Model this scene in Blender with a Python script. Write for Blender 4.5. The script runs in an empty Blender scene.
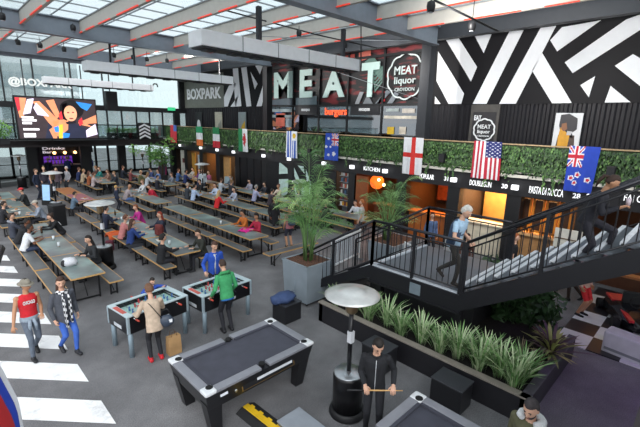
import bpy, bmesh, math, random
import numpy as np
from mathutils import Vector, Matrix, Euler, noise
from mathutils.bvhtree import BVHTree
random.seed(7)
C = bpy.context.scene.collection
SC = bpy.context.scene
R = math.radians
PI = math.pi
V = Vector

# ------------------------------------------------------------------ camera
YAW, PIT, ROLL, FPX, CAMZ = R(45.04), R(12.865), R(-1.514), 398.64, 4.8
def cam_axes():
    cy, sy, cp, sp = math.cos(YAW), math.sin(YAW), math.cos(PIT), math.sin(PIT)
    f = V((sy*cp, cy*cp, -sp)); r = V((cy, -sy, 0)); d = f.cross(r)
    cr, sr = math.cos(ROLL), math.sin(ROLL)
    return r*cr + d*sr, d*cr - r*sr, f
AX = cam_axes()
def ray(x, y): return AX[0]*((x-320)/FPX) + AX[1]*((y-213.5)/FPX) + AX[2]
def at_z(x, y, z): d = ray(x, y); return V((0, 0, CAMZ)) + d*((z-CAMZ)/d.z)
def at_x(x, y, X): d = ray(x, y); return V((0, 0, CAMZ)) + d*(X/d.x)
def at_y(x, y, Y): d = ray(x, y); return V((0, 0, CAMZ)) + d*(Y/d.y)
cam = bpy.data.objects.new('camera', bpy.data.cameras.new('camera')); C.objects.link(cam)
m = Matrix.Identity(4)
for i in range(3): m[i][0], m[i][1], m[i][2] = AX[0][i], -AX[1][i], -AX[2][i]
m[2][3] = CAMZ
cam.matrix_world = m
cam.data.sensor_width = 36; cam.data.lens = 36*FPX/640; cam.data.clip_start = .05; cam.data.clip_end = 400
SC.camera = cam

# ------------------------------------------------------------------ materials
def lin(h):
    if isinstance(h, str):
        h = h.lstrip('#'); c = [int(h[i:i+2], 16)/255 for i in (0, 2, 4)]
    else: c = h
    return tuple(x/12.92 if x <= .04045 else ((x+.055)/1.055)**2.4 for x in c)+(1,)
MC = {}
def mat(hexc, rough=.75, metal=0., var=.12, scale=6., emit=0., bump=0., spec=.5):
    """plain procedural surface: one colour broken up by a soft noise"""
    k = (hexc, rough, metal, var, scale, emit, bump, spec)
    if k in MC: return MC[k]
    mt = bpy.data.materials.new('surface_'+hexc.strip('#')); mt.use_nodes = True
    nt = mt.node_tree; b = nt.nodes['Principled BSDF']; c = lin(hexc)
    b.inputs['Roughness'].default_value = rough; b.inputs['Metallic'].default_value = metal
    b.inputs['Specular IOR Level'].default_value = spec
    if var > 0:
        tc = nt.nodes.new('ShaderNodeTexCoord'); nz = nt.nodes.new('ShaderNodeTexNoise')
        nz.inputs['Scale'].default_value = scale; nz.inputs['Detail'].default_value = 4
        cr = nt.nodes.new('ShaderNodeValToRGB')
        cr.color_ramp.elements[0].position = .3; cr.color_ramp.elements[1].position = .7
        cr.color_ramp.elements[0].color = tuple(x*(1-var) for x in c[:3])+(1,)
        cr.color_ramp.elements[1].color = tuple(min(1, x*(1+var)) for x in c[:3])+(1,)
        nt.links.new(tc.outputs['Object'], nz.inputs['Vector']); nt.links.new(nz.outputs['Fac'], cr.inputs['Fac'])
        nt.links.new(cr.outputs['Color'], b.inputs['Base Color'])
        if bump:
            bp = nt.nodes.new('ShaderNodeBump'); bp.inputs['Strength'].default_value = bump
            nt.links.new(nz.outputs['Fac'], bp.inputs['Height']); nt.links.new(bp.outputs['Normal'], b.inputs['Normal'])
    else: b.inputs['Base Color'].default_value = c
    if emit:
        b.inputs['Emission Color'].default_value = c; b.inputs['Emission Strength'].default_value = emit
    MC[k] = mt; return mt
def glass(name, tint, see=.8, rough=.05, body='#c8d4d8', bodyfac=0.):
    """thin pane: see-through share + mirror share (+ a frosted share)"""
    mt = bpy.data.materials.new(name); mt.use_nodes = True; nt = mt.node_tree
    out = nt.nodes['Material Output']; nt.nodes.remove(nt.nodes['Principled BSDF'])
    t = nt.nodes.new('ShaderNodeBsdfTransparent'); t.inputs['Color'].default_value = lin(tint)
    g = nt.nodes.new('ShaderNodeBsdfGlossy'); g.inputs['Roughness'].default_value = rough
    g.inputs['Color'].default_value = (.9, .95, 1, 1)
    mx = nt.nodes.new('ShaderNodeMixShader'); mx.inputs[0].default_value = see
    nt.links.new(g.outputs[0], mx.inputs[1]); nt.links.new(t.outputs[0], mx.inputs[2])
    last = mx
    if bodyfac:
        d = nt.nodes.new('ShaderNodeBsdfTranslucent'); d.inputs['Color'].default_value = lin(body)
        d2 = nt.nodes.new('ShaderNodeBsdfDiffuse'); d2.inputs['Color'].default_value = lin(body)
        md = nt.nodes.new('ShaderNodeMixShader'); md.inputs[0].default_value = .5
        nt.links.new(d.outputs[0], md.inputs[1]); nt.links.new(d2.outputs[0], md.inputs[2])
        m2 = nt.nodes.new('ShaderNodeMixShader'); m2.inputs[0].default_value = bodyfac
        nt.links.new(mx.outputs[0], m2.inputs[1]); nt.links.new(md.outputs[0], m2.inputs[2]); last = m2
    nt.links.new(last.outputs[0], out.inputs['Surface'])
    return mt
def pattern(name, build, rough=.8):
    mt = bpy.data.materials.new(name); mt.use_nodes = True; nt = mt.node_tree
    b = nt.nodes['Principled BSDF']; b.inputs['Roughness'].default_value = rough
    tc = nt.nodes.new('ShaderNodeTexCoord')
    build(nt, b, tc); return mt
def ramp(nt, stops):
    r = nt.nodes.new('ShaderNodeValToRGB'); e = r.color_ramp.elements
    while len(e) < len(stops): e.new(.5)
    for i, (p, c) in enumerate(stops): e[i].position = p; e[i].color = lin(c)
    return r
def asphalt(nt, b, tc):
    L = nt.links
    n1 = nt.nodes.new('ShaderNodeTexNoise'); n1.inputs['Scale'].default_value = .55; n1.inputs['Detail'].default_value = 6; n1.inputs['Roughness'].default_value = .65
    n2 = nt.nodes.new('ShaderNodeTexNoise'); n2.inputs['Scale'].default_value = 60; n2.inputs['Detail'].default_value = 2
    r1 = ramp(nt, [(.3, '#646365'), (.5, '#7c7b7e'), (.72, '#979698')])
    r2 = ramp(nt, [(.3, '#9a9a9a'), (.7, '#ffffff')])
    mx = nt.nodes.new('ShaderNodeMix'); mx.data_type = 'RGBA'; mx.blend_type = 'MULTIPLY'; mx.inputs[0].default_value = .7
    for n in (n1, n2): L.new(tc.outputs['Object'], n.inputs['Vector'])
    L.new(n1.outputs['Fac'], r1.inputs['Fac']); L.new(n2.outputs['Fac'], r2.inputs['Fac'])
    L.new(r1.outputs['Color'], mx.inputs[6]); L.new(r2.outputs['Color'], mx.inputs[7]); L.new(mx.outputs[2], b.inputs['Base Color'])
    bp = nt.nodes.new('ShaderNodeBump'); bp.inputs['Strength'].default_value = .25; bp.inputs['Distance'].default_value = .02
    L.new(n2.outputs['Fac'], bp.inputs['Height']); L.new(bp.outputs['Normal'], b.inputs['Normal'])
M_ASPHALT = pattern('asphalt', asphalt, .8)
def worn_paint(nt, b, tc):
    n = nt.nodes.new('ShaderNodeTexNoise'); n.inputs['Scale'].default_value = 2.2; n.inputs['Detail'].default_value = 9; n.inputs['Roughness'].default_value = .7
    r = ramp(nt, [(.28, '#b9b9bb'), (.45, '#e9e9ea'), (.7, '#f6f6f6')])
    nt.links.new(tc.outputs['Object'], n.inputs['Vector']); nt.links.new(n.outputs['Fac'], r.inputs['Fac']); nt.links.new(r.outputs['Color'], b.inputs['Base Color'])
M_PAINT = pattern('worn_road_paint', worn_paint, .7)
def bricks(nt, b, tc):
    L = nt.links
    mp = nt.nodes.new('ShaderNodeMapping'); mp.inputs['Rotation'].default_value = (R(90), 0, R(90))
    bt = nt.nodes.new('ShaderNodeTexBrick'); bt.inputs['Scale'].default_value = 2.2
    bt.inputs['Color1'].default_value = lin('#2b2224'); bt.inputs['Color2'].default_value = lin('#23262b'); bt.inputs['Mortar'].default_value = lin('#151518')
    nz = nt.nodes.new('ShaderNodeTexNoise'); nz.inputs['Scale'].default_value = 1.6; nz.inputs['Detail'].default_value = 5
    mp2 = nt.nodes.new('ShaderNodeMapping'); mp2.inputs['Scale'].default_value = (1, .5, 2.2)
    r = ramp(nt, [(.54, '#000000'), (.64, '#ffffff')])
    mx = nt.nodes.new('ShaderNodeMix'); mx.data_type = 'RGBA'; mx.inputs[7].default_value = lin('#7d2a2e')
    L.new(tc.outputs['Object'], mp.inputs['Vector']); L.new(mp.outputs[0], bt.inputs['Vector'])
    L.new(tc.outputs['Object'], mp2.inputs['Vector']); L.new(mp2.outputs[0], nz.inputs['Vector'])
    L.new(nz.outputs['Fac'], r.inputs['Fac']); L.new(r.outputs['Color'], mx.inputs[0]); L.new(bt.outputs['Color'], mx.inputs[6]); L.new(mx.outputs[2], b.inputs['Base Color'])
M_BRICK = pattern('dark_red_brick_print', bricks, .55)
def soil_b(nt, b, tc):
    n = nt.nodes.new('ShaderNodeTexNoise'); n.inputs['Scale'].default_value = 22; n.inputs['Detail'].default_value = 6
    r = ramp(nt, [(.35, '#3a2a22'), (.6, '#6e4a38'), (.75, '#a07a5c')])
    nt.links.new(tc.outputs['Object'], n.inputs['Vector']); nt.links.new(n.outputs['Fac'], r.inputs['Fac']); nt.links.new(r.outputs['Color'], b.inputs['Base Color'])
M_SOIL = pattern('bark_mulch', soil_b, .95)
def tabletop(nt, b, tc):
    n = nt.nodes.new('ShaderNodeTexNoise'); n.inputs['Scale'].default_value = 1.1; n.inputs['Detail'].default_value = 5
    r = ramp(nt, [(.3, '#575b60'), (.5, '#6d7a79'), (.7, '#8ca3a0')])
    oi = nt.nodes.new('ShaderNodeObjectInfo'); ad = nt.nodes.new('ShaderNodeVectorMath'); ad.operation = 'ADD'
    nt.links.new(tc.outputs['Object'], ad.inputs[0]); nt.links.new(oi.outputs['Location'], ad.inputs[1])
    nt.links.new(ad.outputs[0], n.inputs['Vector']); nt.links.new(n.outputs['Fac'], r.inputs['Fac']); nt.links.new(r.outputs['Color'], b.inputs['Base Color'])
M_TOP = pattern('grey_green_table_laminate', tabletop, .32)
BLK = mat('#17171a', .5); BLKM = mat('#1b1b1e', .35, .3, .05); CHAR = mat('#242427', .7)
WHT = mat('#e9ebee', .5, var=.03); STEEL = mat('#b9bcc0', .28, .9, .06); GREY = mat('#8d9196', .5, .3, .06)
PLY = mat('#c49a63', .6, scale=20); SKIN = mat('#c99a80', .55, var=.05); RED = mat('#b3202a', .6)

# ------------------------------------------------------------------ mesh builder
class MB:
    def __init__(s): s.v = []; s.f = []; s.m = []; s.sm = []; s.mi = 0; s.smooth = False
    def add(s, vs, fs, smooth=None):
        o = len(s.v); s.v += [tuple(v) for v in vs]
        s.f += [tuple(i+o for i in f) for f in fs]; n = len(fs)
        s.m += [s.mi]*n; s.sm += [s.smooth if smooth is None else smooth]*n; return s
    def use(s, i): s.mi = i; return s
    def box(s, c, d, rot=None, taper=1.):
        x, y, z = d[0]/2, d[1]/2, d[2]/2; vs = []
        for k in (-1, 1):
            t = taper if k > 0 else 1.
            for a, b in ((-1, -1), (1, -1), (1, 1), (-1, 1)): vs.append(V((a*x*t, b*y*t, k*z)))
        if rot is not None:
            e = Euler(rot).to_matrix() if not isinstance(rot, Matrix) else rot; vs = [e @ v for v in vs]
        c = V(c); vs = [v+c for v in vs]
        return s.add(vs, [(3, 2, 1, 0), (4, 5, 6, 7), (0, 1, 5, 4), (1, 2, 6, 5), (2, 3, 7, 6), (3, 0, 4, 7)], False)
    def rbox(s, c, d, r=.03, rot=None):
        """box with chamfered edges"""
        bm = bmesh.new(); bmesh.ops.create_cube(bm, size=1)
        for v in bm.verts: v.co = V((v.co.x*d[0], v.co.y*d[1], v.co.z*d[2]))
        bmesh.ops.bevel(bm, geom=list(bm.edges), offset=min(r, min(d)*.49), segments=2, affect='EDGES', profile=.6)
        e = Euler(rot).to_matrix() if rot is not None else Matrix.Identity(3)
        bm.verts.index_update()
        s.add([e @ v.co+V(c) for v in bm.verts], [[v.index for v in f.verts] for f in bm.faces], False); bm.free(); return s
    def tube(s, pts, rad, n=8, cap=True, flat=1., smooth=True):
        pts = [V(p) for p in pts]; rr = rad if isinstance(rad, (list, tuple)) else [rad]*len(pts)
        up = None; vs = []
        for i, p in enumerate(pts):
            d = (pts[min(i+1, len(pts)-1)]-pts[max(i-1, 0)])
            d = d.normalized() if d.length > 1e-9 else V((0, 0, 1))
            if up is None:
                up = V((0, 0, 1)) if abs(d.z) < .9 else V((1, 0, 0))
            a = d.cross(up); a = a.normalized() if a.length > 1e-6 else d.orthogonal().normalized()
            b = a.cross(d).normalized(); up = b
            for k in range(n):
                t = 2*PI*k/n; vs.append(p+a*(math.cos(t)*rr[i])+b*(math.sin(t)*rr[i]*flat))
        fs = []
        for i in range(len(pts)-1):
            for k in range(n):
                fs.append((i*n+k, i*n+(k+1) % n, (i+1)*n+(k+1) % n, (i+1)*n+k))
        s.add(vs, fs, smooth)
        if cap:
            o = len(s.v)-len(vs); L = len(pts)-1
            s.f += [tuple(o+k for k in reversed(range(n))), tuple(o+L*n+k for k in range(n))]; s.m += [s.mi]*2; s.sm += [False]*2
        return s
    def cyl(s, p0, p1, r0, r1=None, n=16): return s.tube([p0, p1], [r0, r0 if r1 is None else r1], n)
    def lathe(s, prof, c=(0, 0, 0), n=24, smooth=True):
        """prof: (radius, z) from bottom to top"""
        c = V(c); vs = []; fs = []
        for r, z in prof:
            for k in range(n): t = 2*PI*k/n; vs.append(c+V((r*math.cos(t), r*math.sin(t), z)))
        for i in range(len(prof)-1):
            for k in range(n): fs.append((i*n+k, i*n+(k+1) % n, (i+1)*n+(k+1) % n, (i+1)*n+k))
        s.add(vs, fs, smooth); o = len(s.v)-len(vs); L = len(prof)-1
        s.f += [tuple(o+k for k in reversed(range(n))), tuple(o+L*n+k for k in range(n))]; s.m += [s.mi]*2; s.sm += [False]*2
        return s
    def loft(s, rings, smooth=True, cap=True):
        n = len(rings[0]); vs = [v for r in rings for v in r]; fs = []
        for i in range(len(rings)-1):
            for k in range(n): fs.append((i*n+k, i*n+(k+1) % n, (i+1)*n+(k+1) % n, (i+1)*n+k))
        if cap: fs += [tuple(reversed(range(n))), tuple((len(rings)-1)*n+k for k in range(n))]
        return s.add(vs, fs, smooth)
    def ball(s, c, r, M3=None, nu=12, nv=8, fn=None):
        c = V(c); r = (r, r, r) if not isinstance(r, (tuple, list)) else r; vs = []; fs = []
        def P(th, ph):
            d = V((math.sin(th)*math.cos(ph), math.sin(th)*math.sin(ph), math.cos(th)))
            q = V((d.x*r[0], d.y*r[1], d.z*r[2]))
            if fn: q = fn(d, q)
            return c+(M3 @ q if M3 else q)
        vs.append(P(0, 0))
        for i in range(1, nv):
            for k in range(nu): vs.append(P(PI*i/nv, 2*PI*k/nu))
        vs.append(P(PI, 0)); e = len(vs)-1
        for k in range(nu):
            fs.append((0, 1+k, 1+(k+1) % nu))
            for i in range(nv-2):
                a = 1+i*nu; fs.append((a+k, a+nu+k, a+nu+(k+1) % nu, a+(k+1) % nu))
            a = 1+(nv-2)*nu; fs.append((a+k, e, a+(k+1) % nu))
        return s.add(vs, fs, True)
    def prism(s, poly, off):
        """poly: list of 3D points, off: extrusion vector"""
        off = V(off); n = len(poly); vs = [V(p) for p in poly]+[V(p)+off for p in poly]
        fs = [tuple(range(n)), tuple(reversed(range(n, 2*n)))]+[(i, i+n, (i+1) % n+n, (i+1) % n) for i in range(n)]
        return s.add(vs, fs, False)
    def build(s, name, mats, parent=None):
        me = bpy.data.meshes.new(name); me.from_pydata(s.v, [], s.f)
        for mt in (mats if isinstance(mats, (list, tuple)) else [mats]): me.materials.append(mt)
        me.polygons.foreach_set('material_index', s.m); me.polygons.foreach_set('use_smooth', s.sm)
        bm = bmesh.new(); bm.from_mesh(me); bmesh.ops.recalc_face_normals(bm, faces=bm.faces); bm.to_mesh(me); bm.free()
        me.update(); o = bpy.data.objects.new(name, me); C.objects.link(o)
        if parent: o.parent = parent
        return o
def tag(o, label=None, cat=None, group=None, kind=None):
    if label: o['label'] = label
    if cat: o['category'] = cat
    if group: o['group'] = group
    if kind: o['kind'] = kind
    return o
def thing(name, label, cat, loc=(0, 0, 0), rz=0, group=None):
    o = bpy.data.objects.new(name, None); C.objects.link(o); o.empty_display_size = .1
    o.location = loc; o.rotation_euler = (0, 0, rz); return tag(o, label, cat, group)
def struct(name, mb, mt, parent=None):
    o = mb.build(name, mt, parent)
    if parent is None: o['kind'] = 'structure'
    return o
def dup(root, loc, rz, label, group=None):
    r = root.copy(); C.objects.link(r); r.location = loc; r.rotation_euler = (0, 0, rz); r['label'] = label
    if group: r['group'] = group
    def rec(src, dst):
        for ch in list(src.children):
            c = ch.copy(); C.objects.link(c); c.parent = dst; rec(ch, c)
    rec(root, r); return r
def text_mesh(s, size, depth=.012, bold=.0, width=None, height=None):
    """writing as a mesh standing in the XY plane, left-bottom at the origin"""
    cu = bpy.data.curves.new('writing', 'FONT'); cu.body = s; cu.size = size; cu.extrude = depth/2; cu.offset = bold; cu.resolution_u = 3
    o = bpy.data.objects.new('writing', cu); C.objects.link(o)
    dg = bpy.context.evaluated_depsgraph_get(); me = bpy.data.meshes.new_from_object(o.evaluated_get(dg))
    bpy.data.objects.remove(o)
    vs = np.array([v.co[:] for v in me.vertices]); lo, hi = vs.min(0), vs.max(0)
    sx = width/(hi[0]-lo[0]) if width else 1; sy = height/(hi[1]-lo[1]) if height else (sx if width else 1)
    if height and not width: sx = sy
    vs = (vs-lo)*[sx, sy, 1]
    return [V(v) for v in vs], [tuple(p.vertices) for p in me.polygons]
RX = Matrix(((0, 0, -1), (-1, 0, 0), (0, 1, 0)))      # local x -> -Y, y -> Z, z -> -X : reads from the court on a wall along Y
RY = Matrix(((1, 0, 0), (0, 0, -1), (0, 1, 0)))       # reads on a wall along X facing -Y
def writing(name, s, p, rot, mt, parent=None, width=None, height=None, bold=.01, depth=.02):
    vs, fs = text_mesh(s, .3, depth, bold, width, height)
    mb = MB(); p = V(p); mb.add([rot @ v+p for v in vs], fs, False)
    return mb.build(name, mt, parent)
# ------------------------------------------------------------------ floor and road markings
XF, XW, YB = 14.5, 16.5, 33.0          # shop fascia, upper wall, back wall
struct('floor', MB().box((2, 24, -.1), (44, 90, .2)), M_ASPHALT)
for i in range(-1, 8):
    y = 6.12+1.45*i; q = 1.05; n_ = 3.4
    struct('trim_%d' % (i+2), MB().prism([(1.62, y, .001), (1.62, y+.73, .001), (1.62-n_, y+.73+q*n_, .001), (1.62-n_, y+q*n_, .001)], (0, 0, .008)), M_PAINT)
a, b_ = at_z(0, 184, 0), at_z(18, 180.5, 0)
struct('trim_20', MB().prism([(a.x-3, a.y-.6, .001), (b_.x, b_.y-.35, .001), (b_.x, b_.y+.35, .001), (a.x-3, a.y+.4, .001)], (0, 0, .01)), M_PAINT)
# chequered floor under the stair
M_CHQ_W, M_CHQ_B = mat('#d9d9dc', .35, var=.05), mat('#26262a', .35, var=.05)
cw, cb = MB(), MB()
for i in range(6):
    for j in range(8):
        (cw if (i+j) % 2 else cb).box((9.9+.75*i+.4, -2.6+.62*j, .012), (.75, .62, .024))
struct('trim_21', cw, M_CHQ_W); struct('trim_22', cb, M_CHQ_B)

# ------------------------------------------------------------------ roof
ZF = 8.05
M_FIN = mat('#bdb8b0', .6, var=.04); M_BEAM = mat('#7f8690', .5, .3, .06); M_MULL = mat('#8f9296', .5, .4, .04)
M_LED = mat('#e8432f', .4, var=0, emit=.35); M_EDGE = mat('#33353a', .5, .2, .05)
M_ROOFG = glass('rooflight_glass', '#eef4f6', .93, .12, '#f2f6f8', .16)
FX = [-.6, 1.35, 3.27, 5.22, 7.17, 9.12, 11.0, 12.75]
n = 30
for x in FX:
    f = struct('trim_%d' % n, MB().box((x+.03, 11.5, ZF+.21), (.12, 31.2, .42)), M_FIN); f.name = 'roof_beam'; n += 1
    led = MB(); rnd = random.Random(int(x*10))
    y = -3.5
    while y < 26.6:
        L = rnd.uniform(1.2, 2.6)
        led.box((x-.035, min(y+L/2, 26.5), ZF+.005), (.05, L*.68, .03)); y += L
    l = struct('led', led, M_LED, f); l.name = 'led_strip'
    struct('x', MB().box((x+.03, 11.5, ZF+.44), (.18, 31.2, .04)), M_MULL, f).name = 'top_flange'
for i, y in enumerate((-2.0, 8.7, 19.1)):
    b = MB().box((4.0, y, ZF+.12), (21.6, .16, .6)); b.box((4.0, y, ZF-.2), (21.6, .36, .04)); b.box((4., y, ZF+.44), (21.6, .36, .04))
    struct('roof_beam', b, M_BEAM)
b = MB().box((4., 27.15, ZF+.2), (21.6, .3, .62)); b.box((4., 27.3, ZF-.2), (21.6, .12, .18)); struct('roof_beam', b, M_BEAM)
struct('roof_beam', MB().box((14.95, 12, ZF+.25), (.3, 44, .5)), M_EDGE)
g = MB()
for i in range(len(FX)-1): g.box(((FX[i]+FX[i+1])/2+.03, 12, ZF+.52), (FX[i+1]-FX[i]-.02, 30.4, .02))
g.box((13.95, 12, ZF+.52), (2.2, 30.4, .02))
struct('ceiling', g, M_ROOFG)
g = MB()
for i in range(len(FX)-1):
    for k in range(24): g.box(((FX[i]+FX[i+1])/2, -2.6+1.28*k, ZF+.49), (1.9, .03, .04))
    g.box(((FX[i]+FX[i+1])/2, 12, ZF+.49), (.03, 30.4, .04))
struct('ceiling_frame', g, M_MULL)
struct('ceiling_soffit', MB().box((16.4, 12, ZF+.9), (3.2, 46, .12)), mat('#77797d', .7))
struct('roof_column', MB().box((14.95, 9.02, 5.4), (.42, .42, 5.3)).box((14.95, 9.02, 3.0), (.5, .5, .2)), M_EDGE)
struct('roof_column', MB().box((14.95, 19.55, 5.4), (.4, .4, 5.3)), BLKM)

# ------------------------------------------------------------------ long white ceiling ducts
M_DUCT = mat('#f0f2f5', .4, .1, .03)
for (xa, xb, y, z, lab) in ((5.6, 12.05, 10.12, 6.7, 'long white boxed ceiling duct nearest the camera, hung on a dark post'),
                        (5.45, 12.6, 19.5, 6.7, 'middle white boxed ceiling duct hung across the hall behind the nearest one'),
                        (5.9, 12.5, 29.7, 6.7, 'farthest white ceiling duct in front of the glass wall lettering')):
    t = thing('ceiling_duct', lab, 'duct', (xa, y, z), 0, 'white ducts hung across the hall')
    L = xb-xa
    MB().rbox((L/2, .36, .2), (L, .72, .4), .015).build('casing', M_DUCT, t)
    k = 1
    while k*1.28 < L:
        MB().box((k*1.28, .36, .2), (.025, .735, .415)).build('seam', M_MULL, t); k += 1
    u = MB().box((L/2, .36, -.02), (L-.1, .6, .04))
    for q in range(int(L/.8)): u.box((.4+q*.8, .36, -.06), (.3, .3, .05))
    u.build('underside_tray', M_EDGE, t)
    for hx in ((2.1, L-.6) if lab[0] != 'f' else (1.2, L-1.3)):
        MB().box((hx, .36, (ZF+.05-z)/2+.2), (.13 if lab[0] == 'l' else .07,)*2+(ZF+.05-z-.4,)).build('hanger', M_EDGE, t)
    if lab[0] == 'f':
        MB().tube([V((L-.05, .1, .3)), V((L+.1, .1, .5)), V((L+.3, .1, .5)), V((L+.35, .1, .3))], .05, 8).build('cable_loop', BLK, t)

# ------------------------------------------------------------------ track lights
tracks = [((14.4, 4.6), (10.2, 3.6), 7.9), ((9.6, 9.2), (8.0, 11.9), 7.6)]
def spot(p, lab, topz):
    t = thing('spotlight', lab, 'spotlight', p, 0, 'black spotlights under the roof')
    MB().lathe([(.03, .11), (.085, .08), (.1, 0), (.085, -.1), (.06, -.13)], n=14).build('housing', BLK, t)
    MB().lathe([(.055, -.14), (.055, -.125)], n=14).build('lens', mat('#dfe3ea', .2), t)
    MB().cyl((0, 0, .1), (0, 0, max(.15, topz-p[2])), .012, n=6).build('stem', BLK, t)
wash = []
SPOTS = [((18, 42), 22, 'spotlight farthest left under the roof'), ((40, 45), 22, 'second spotlight from the left under the roof'), ((64, 49), 22, 'third spotlight from the left under the roof'),
         ((73, 27.5), 19.0, 'spotlight fixed below the dark cross beam over the screen side'), ((114, 55), 22, 'spotlight just right of the middle duct hanger'), ((133, 57), 22, 'spotlight over the middle duct near its left end'),
         ((147, 59), 22, 'spotlight over the middle part of the middle duct'), ((167, 60.5), 22, 'spotlight under the roof before the nearest duct end'), ((299, 33), 11.5, 'spotlight above the nearest duct near its dark post'),
         ((345, 45), 11, 'lit spotlight above the capital letter A of the big wall sign'), ((431, 6), 5.2, 'spotlight at the top right on a slanted track'), ((472, 25.5), 5.0, 'round spotlight just above the zigzag wall graphic'), ((2, 16), 17.0, 'lit purple spotlight at the top left corner of the roof')]
for (q, yy, lab) in SPOTS:
    p = at_y(q[0], q[1], yy); spot(tuple(p), lab, ZF+.1)
    if q[0] in (345, 431, 472, 167, 147): wash.append(p)
def bar(name, lab, cat, pts, r, m_=BLK, grp=None):
    o = MB().tube(pts, r, 6).build(name, m_); tag(o, lab, cat, grp); return o
bar('lighting_track', 'slanted black lighting track above the zigzag graphic', 'lighting track', [at_y(434, 0, 5.2), at_y(498, 31, 4.6)], .025)
bar('lighting_track', 'long black lighting track over the nearest duct', 'lighting track', [at_y(224, 10, 12.5), at_y(318, 35, 11.2), at_y(377, 48, 10.6)], .025)
bar('support_cable', 'pale cable stretched from the dark post toward the round badge sign', 'cable', [at_y(256, 36, 12.), at_y(345, 40, 13.), at_x(436, 41, 14.7)], .012, GREY)
bar('support_cable', 'thin pale cable crossing below the big wall letters', 'cable', [at_y(331, 70, 14.), at_x(425, 101, 16.3)], .012, GREY)
bar('support_cable', 'thin pale cable crossing the left roof beams', 'cable', [at_y(-6, 30, 20.), at_y(90, 34, 19.6), at_y(185, 39, 19.2)], .015, GREY)
bar('hanging_rod', 'thin vertical rod hanging from the roof near the lit spotlight', 'rod', [at_y(361, -2, 9.4), at_y(361, 68, 9.4)], .022)
bar('hanging_rod', 'short dark rod hanging above the middle duct', 'rod', [at_y(109, 36, 19.1), at_y(110.5, 62, 19.9)], .05)

# ------------------------------------------------------------------ back wall
M_BGL = glass('back_glass', '#dbe4e4', .8, .06, '#b4c0c0', .25)
M_CLR = glass('clear_glass', '#e8f0f0', .95, .03)
M_FRAME = mat('#1d1e21', .5, .2, .05); M_SLAB = mat('#2a2426', .7)
xl, xr = -9.5, 16.6
struct('wall_back', MB().box(((xl+xr)/2, YB+2.4, 3.0), (xr-xl, 6.8, .3)).box(((xl+xr)/2, YB-.97, 2.93), (xr-xl, .06, .42)), M_SLAB)
f = MB(); gl = MB()
zs = ((3.15, 5.25), (5.62, 8.6))
for z0, z1 in zs:
    gl.box(((xl+8.6)/2 if z0 > 5 else (xl+xr)/2, YB+.1, (z0+z1)/2), (8.6-xl if z0 > 5 else xr-xl, .02, z1-z0))
gl2 = MB()
cut = [at_y(q, 100, YB).x for q in (-30, 5, 36, 73, 104)]
low = [at_y(q, 125, YB).x for q in (14, 52, 96, 108, 122.5, 137, 150, 163)]
for x in cut: f.box((x, YB+.02, 7.1), (.08, .12, 3.0))
for x in low: f.box((x, YB+.02, 4.2), (.09, .12, 2.1))
f.box(((xl+xr)/2, YB, 5.43), (xr-xl, .24, .37)); f.box(((xl+xr)/2, YB+.02, 8.6), (xr-xl, .2, .12)); f.box(((xl+xr)/2, YB+.02, 3.2), (xr-xl, .16, .1))
xe = at_y(179, 90, YB).x
f.box(((xe+16.6)/2, YB, 7.1), (16.6-xe+.1, .3, 3.1)); f.box((at_y(172, 120, YB).x+.4, YB, 4.2), (.5, .3, 2.2))
struct('window_4', MB().box((12.6, YB+.1, 7.11), (8., .02, 2.98)), M_CLR)
w1 = struct('window_1', gl, M_BGL); struct('window_frame', f, M_FRAME, w1)
# building across the street, seen through the glass
M_PALE = mat('#d8dcdc', .8, var=.05, scale=.6); M_PALEG = mat('#aebcc2', .25, var=.2, scale=1.)
t = thing('office_building', 'pale office building across the street seen through the glass wall', 'building', (4, 58, 0))
MB().box((-12, 4, 9), (42, 8, 18)).build('facade', M_PALE, t)
wn = [MB().box((-31+i*3.4, -.02, 5.2+3.4*k), (3.2, .12, 1.7)) for i in range(12) for k in range(3)]
for w_ in wn: w_.build('window', M_PALEG, t)
# balustrade, planters, upper level detail on the back gallery
gp = MB().box(((xl+xr)/2-1, YB-.95, 3.72), (xr-xl-2, .02, .95)); o = struct('trim_60', gp, M_CLR)
ra = MB().tube([(xl, YB-.95, 4.22), (xr-1.5, YB-.95, 4.22)], .035, 8)
for i in range(18): ra.box((xl+.5+i*1.4, YB-.95, 3.7), (.05, .05, 1.05))
struct('rail', ra, M_FRAME, o)
def leafball(mb, c, r, n, size, rnd, zs=1.):
    for i in range(n):
        d = V((rnd.gauss(0, 1), rnd.gauss(0, 1), rnd.gauss(0, 1))).normalized()*r*rnd.uniform(.55, 1); d.z *= zs
        p = V(c)+d; u = V((rnd.gauss(0, 1), rnd.gauss(0, 1), rnd.gauss(0, 1))).normalized(); w = u.orthogonal().normalized()
        L = size*rnd.uniform(.6, 1.3); B = L*.35
        mb.add([p-u*L/2, p+w*B/2, p+u*L/2, p-w*B/2], [(0, 1, 2, 3)], False)
M_LEAF = [mat(h, .6, var=.35, scale=3) for h in ('#4d7f35', '#3f6f2c', '#6b9a45', '#35602d')]
rnd = random.Random(3)
for i, q in enumerate((112.5, 119, 127, 133, 145, 153)):
    p = at_y(q, 131, YB-.6)
    t = thing('box_planter', 'low green planter on the back gallery, %s from the loudspeaker' % ('nearest', 'second', 'third', 'fourth', 'fifth', 'sixth')[i], 'planter', (p.x, YB-.6, 3.15), 0, 'planters on the back gallery')
    MB().box((0, 0, .25), (.75, .3, .5)).build('trough', M_FRAME, t)
    mb = MB()
    for k in range(4): leafball(mb, (-.27+.18*k, 0, .68), .2, 70, .12, rnd)
    mb.build('foliage', M_LEAF[i % 3], t)
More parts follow.
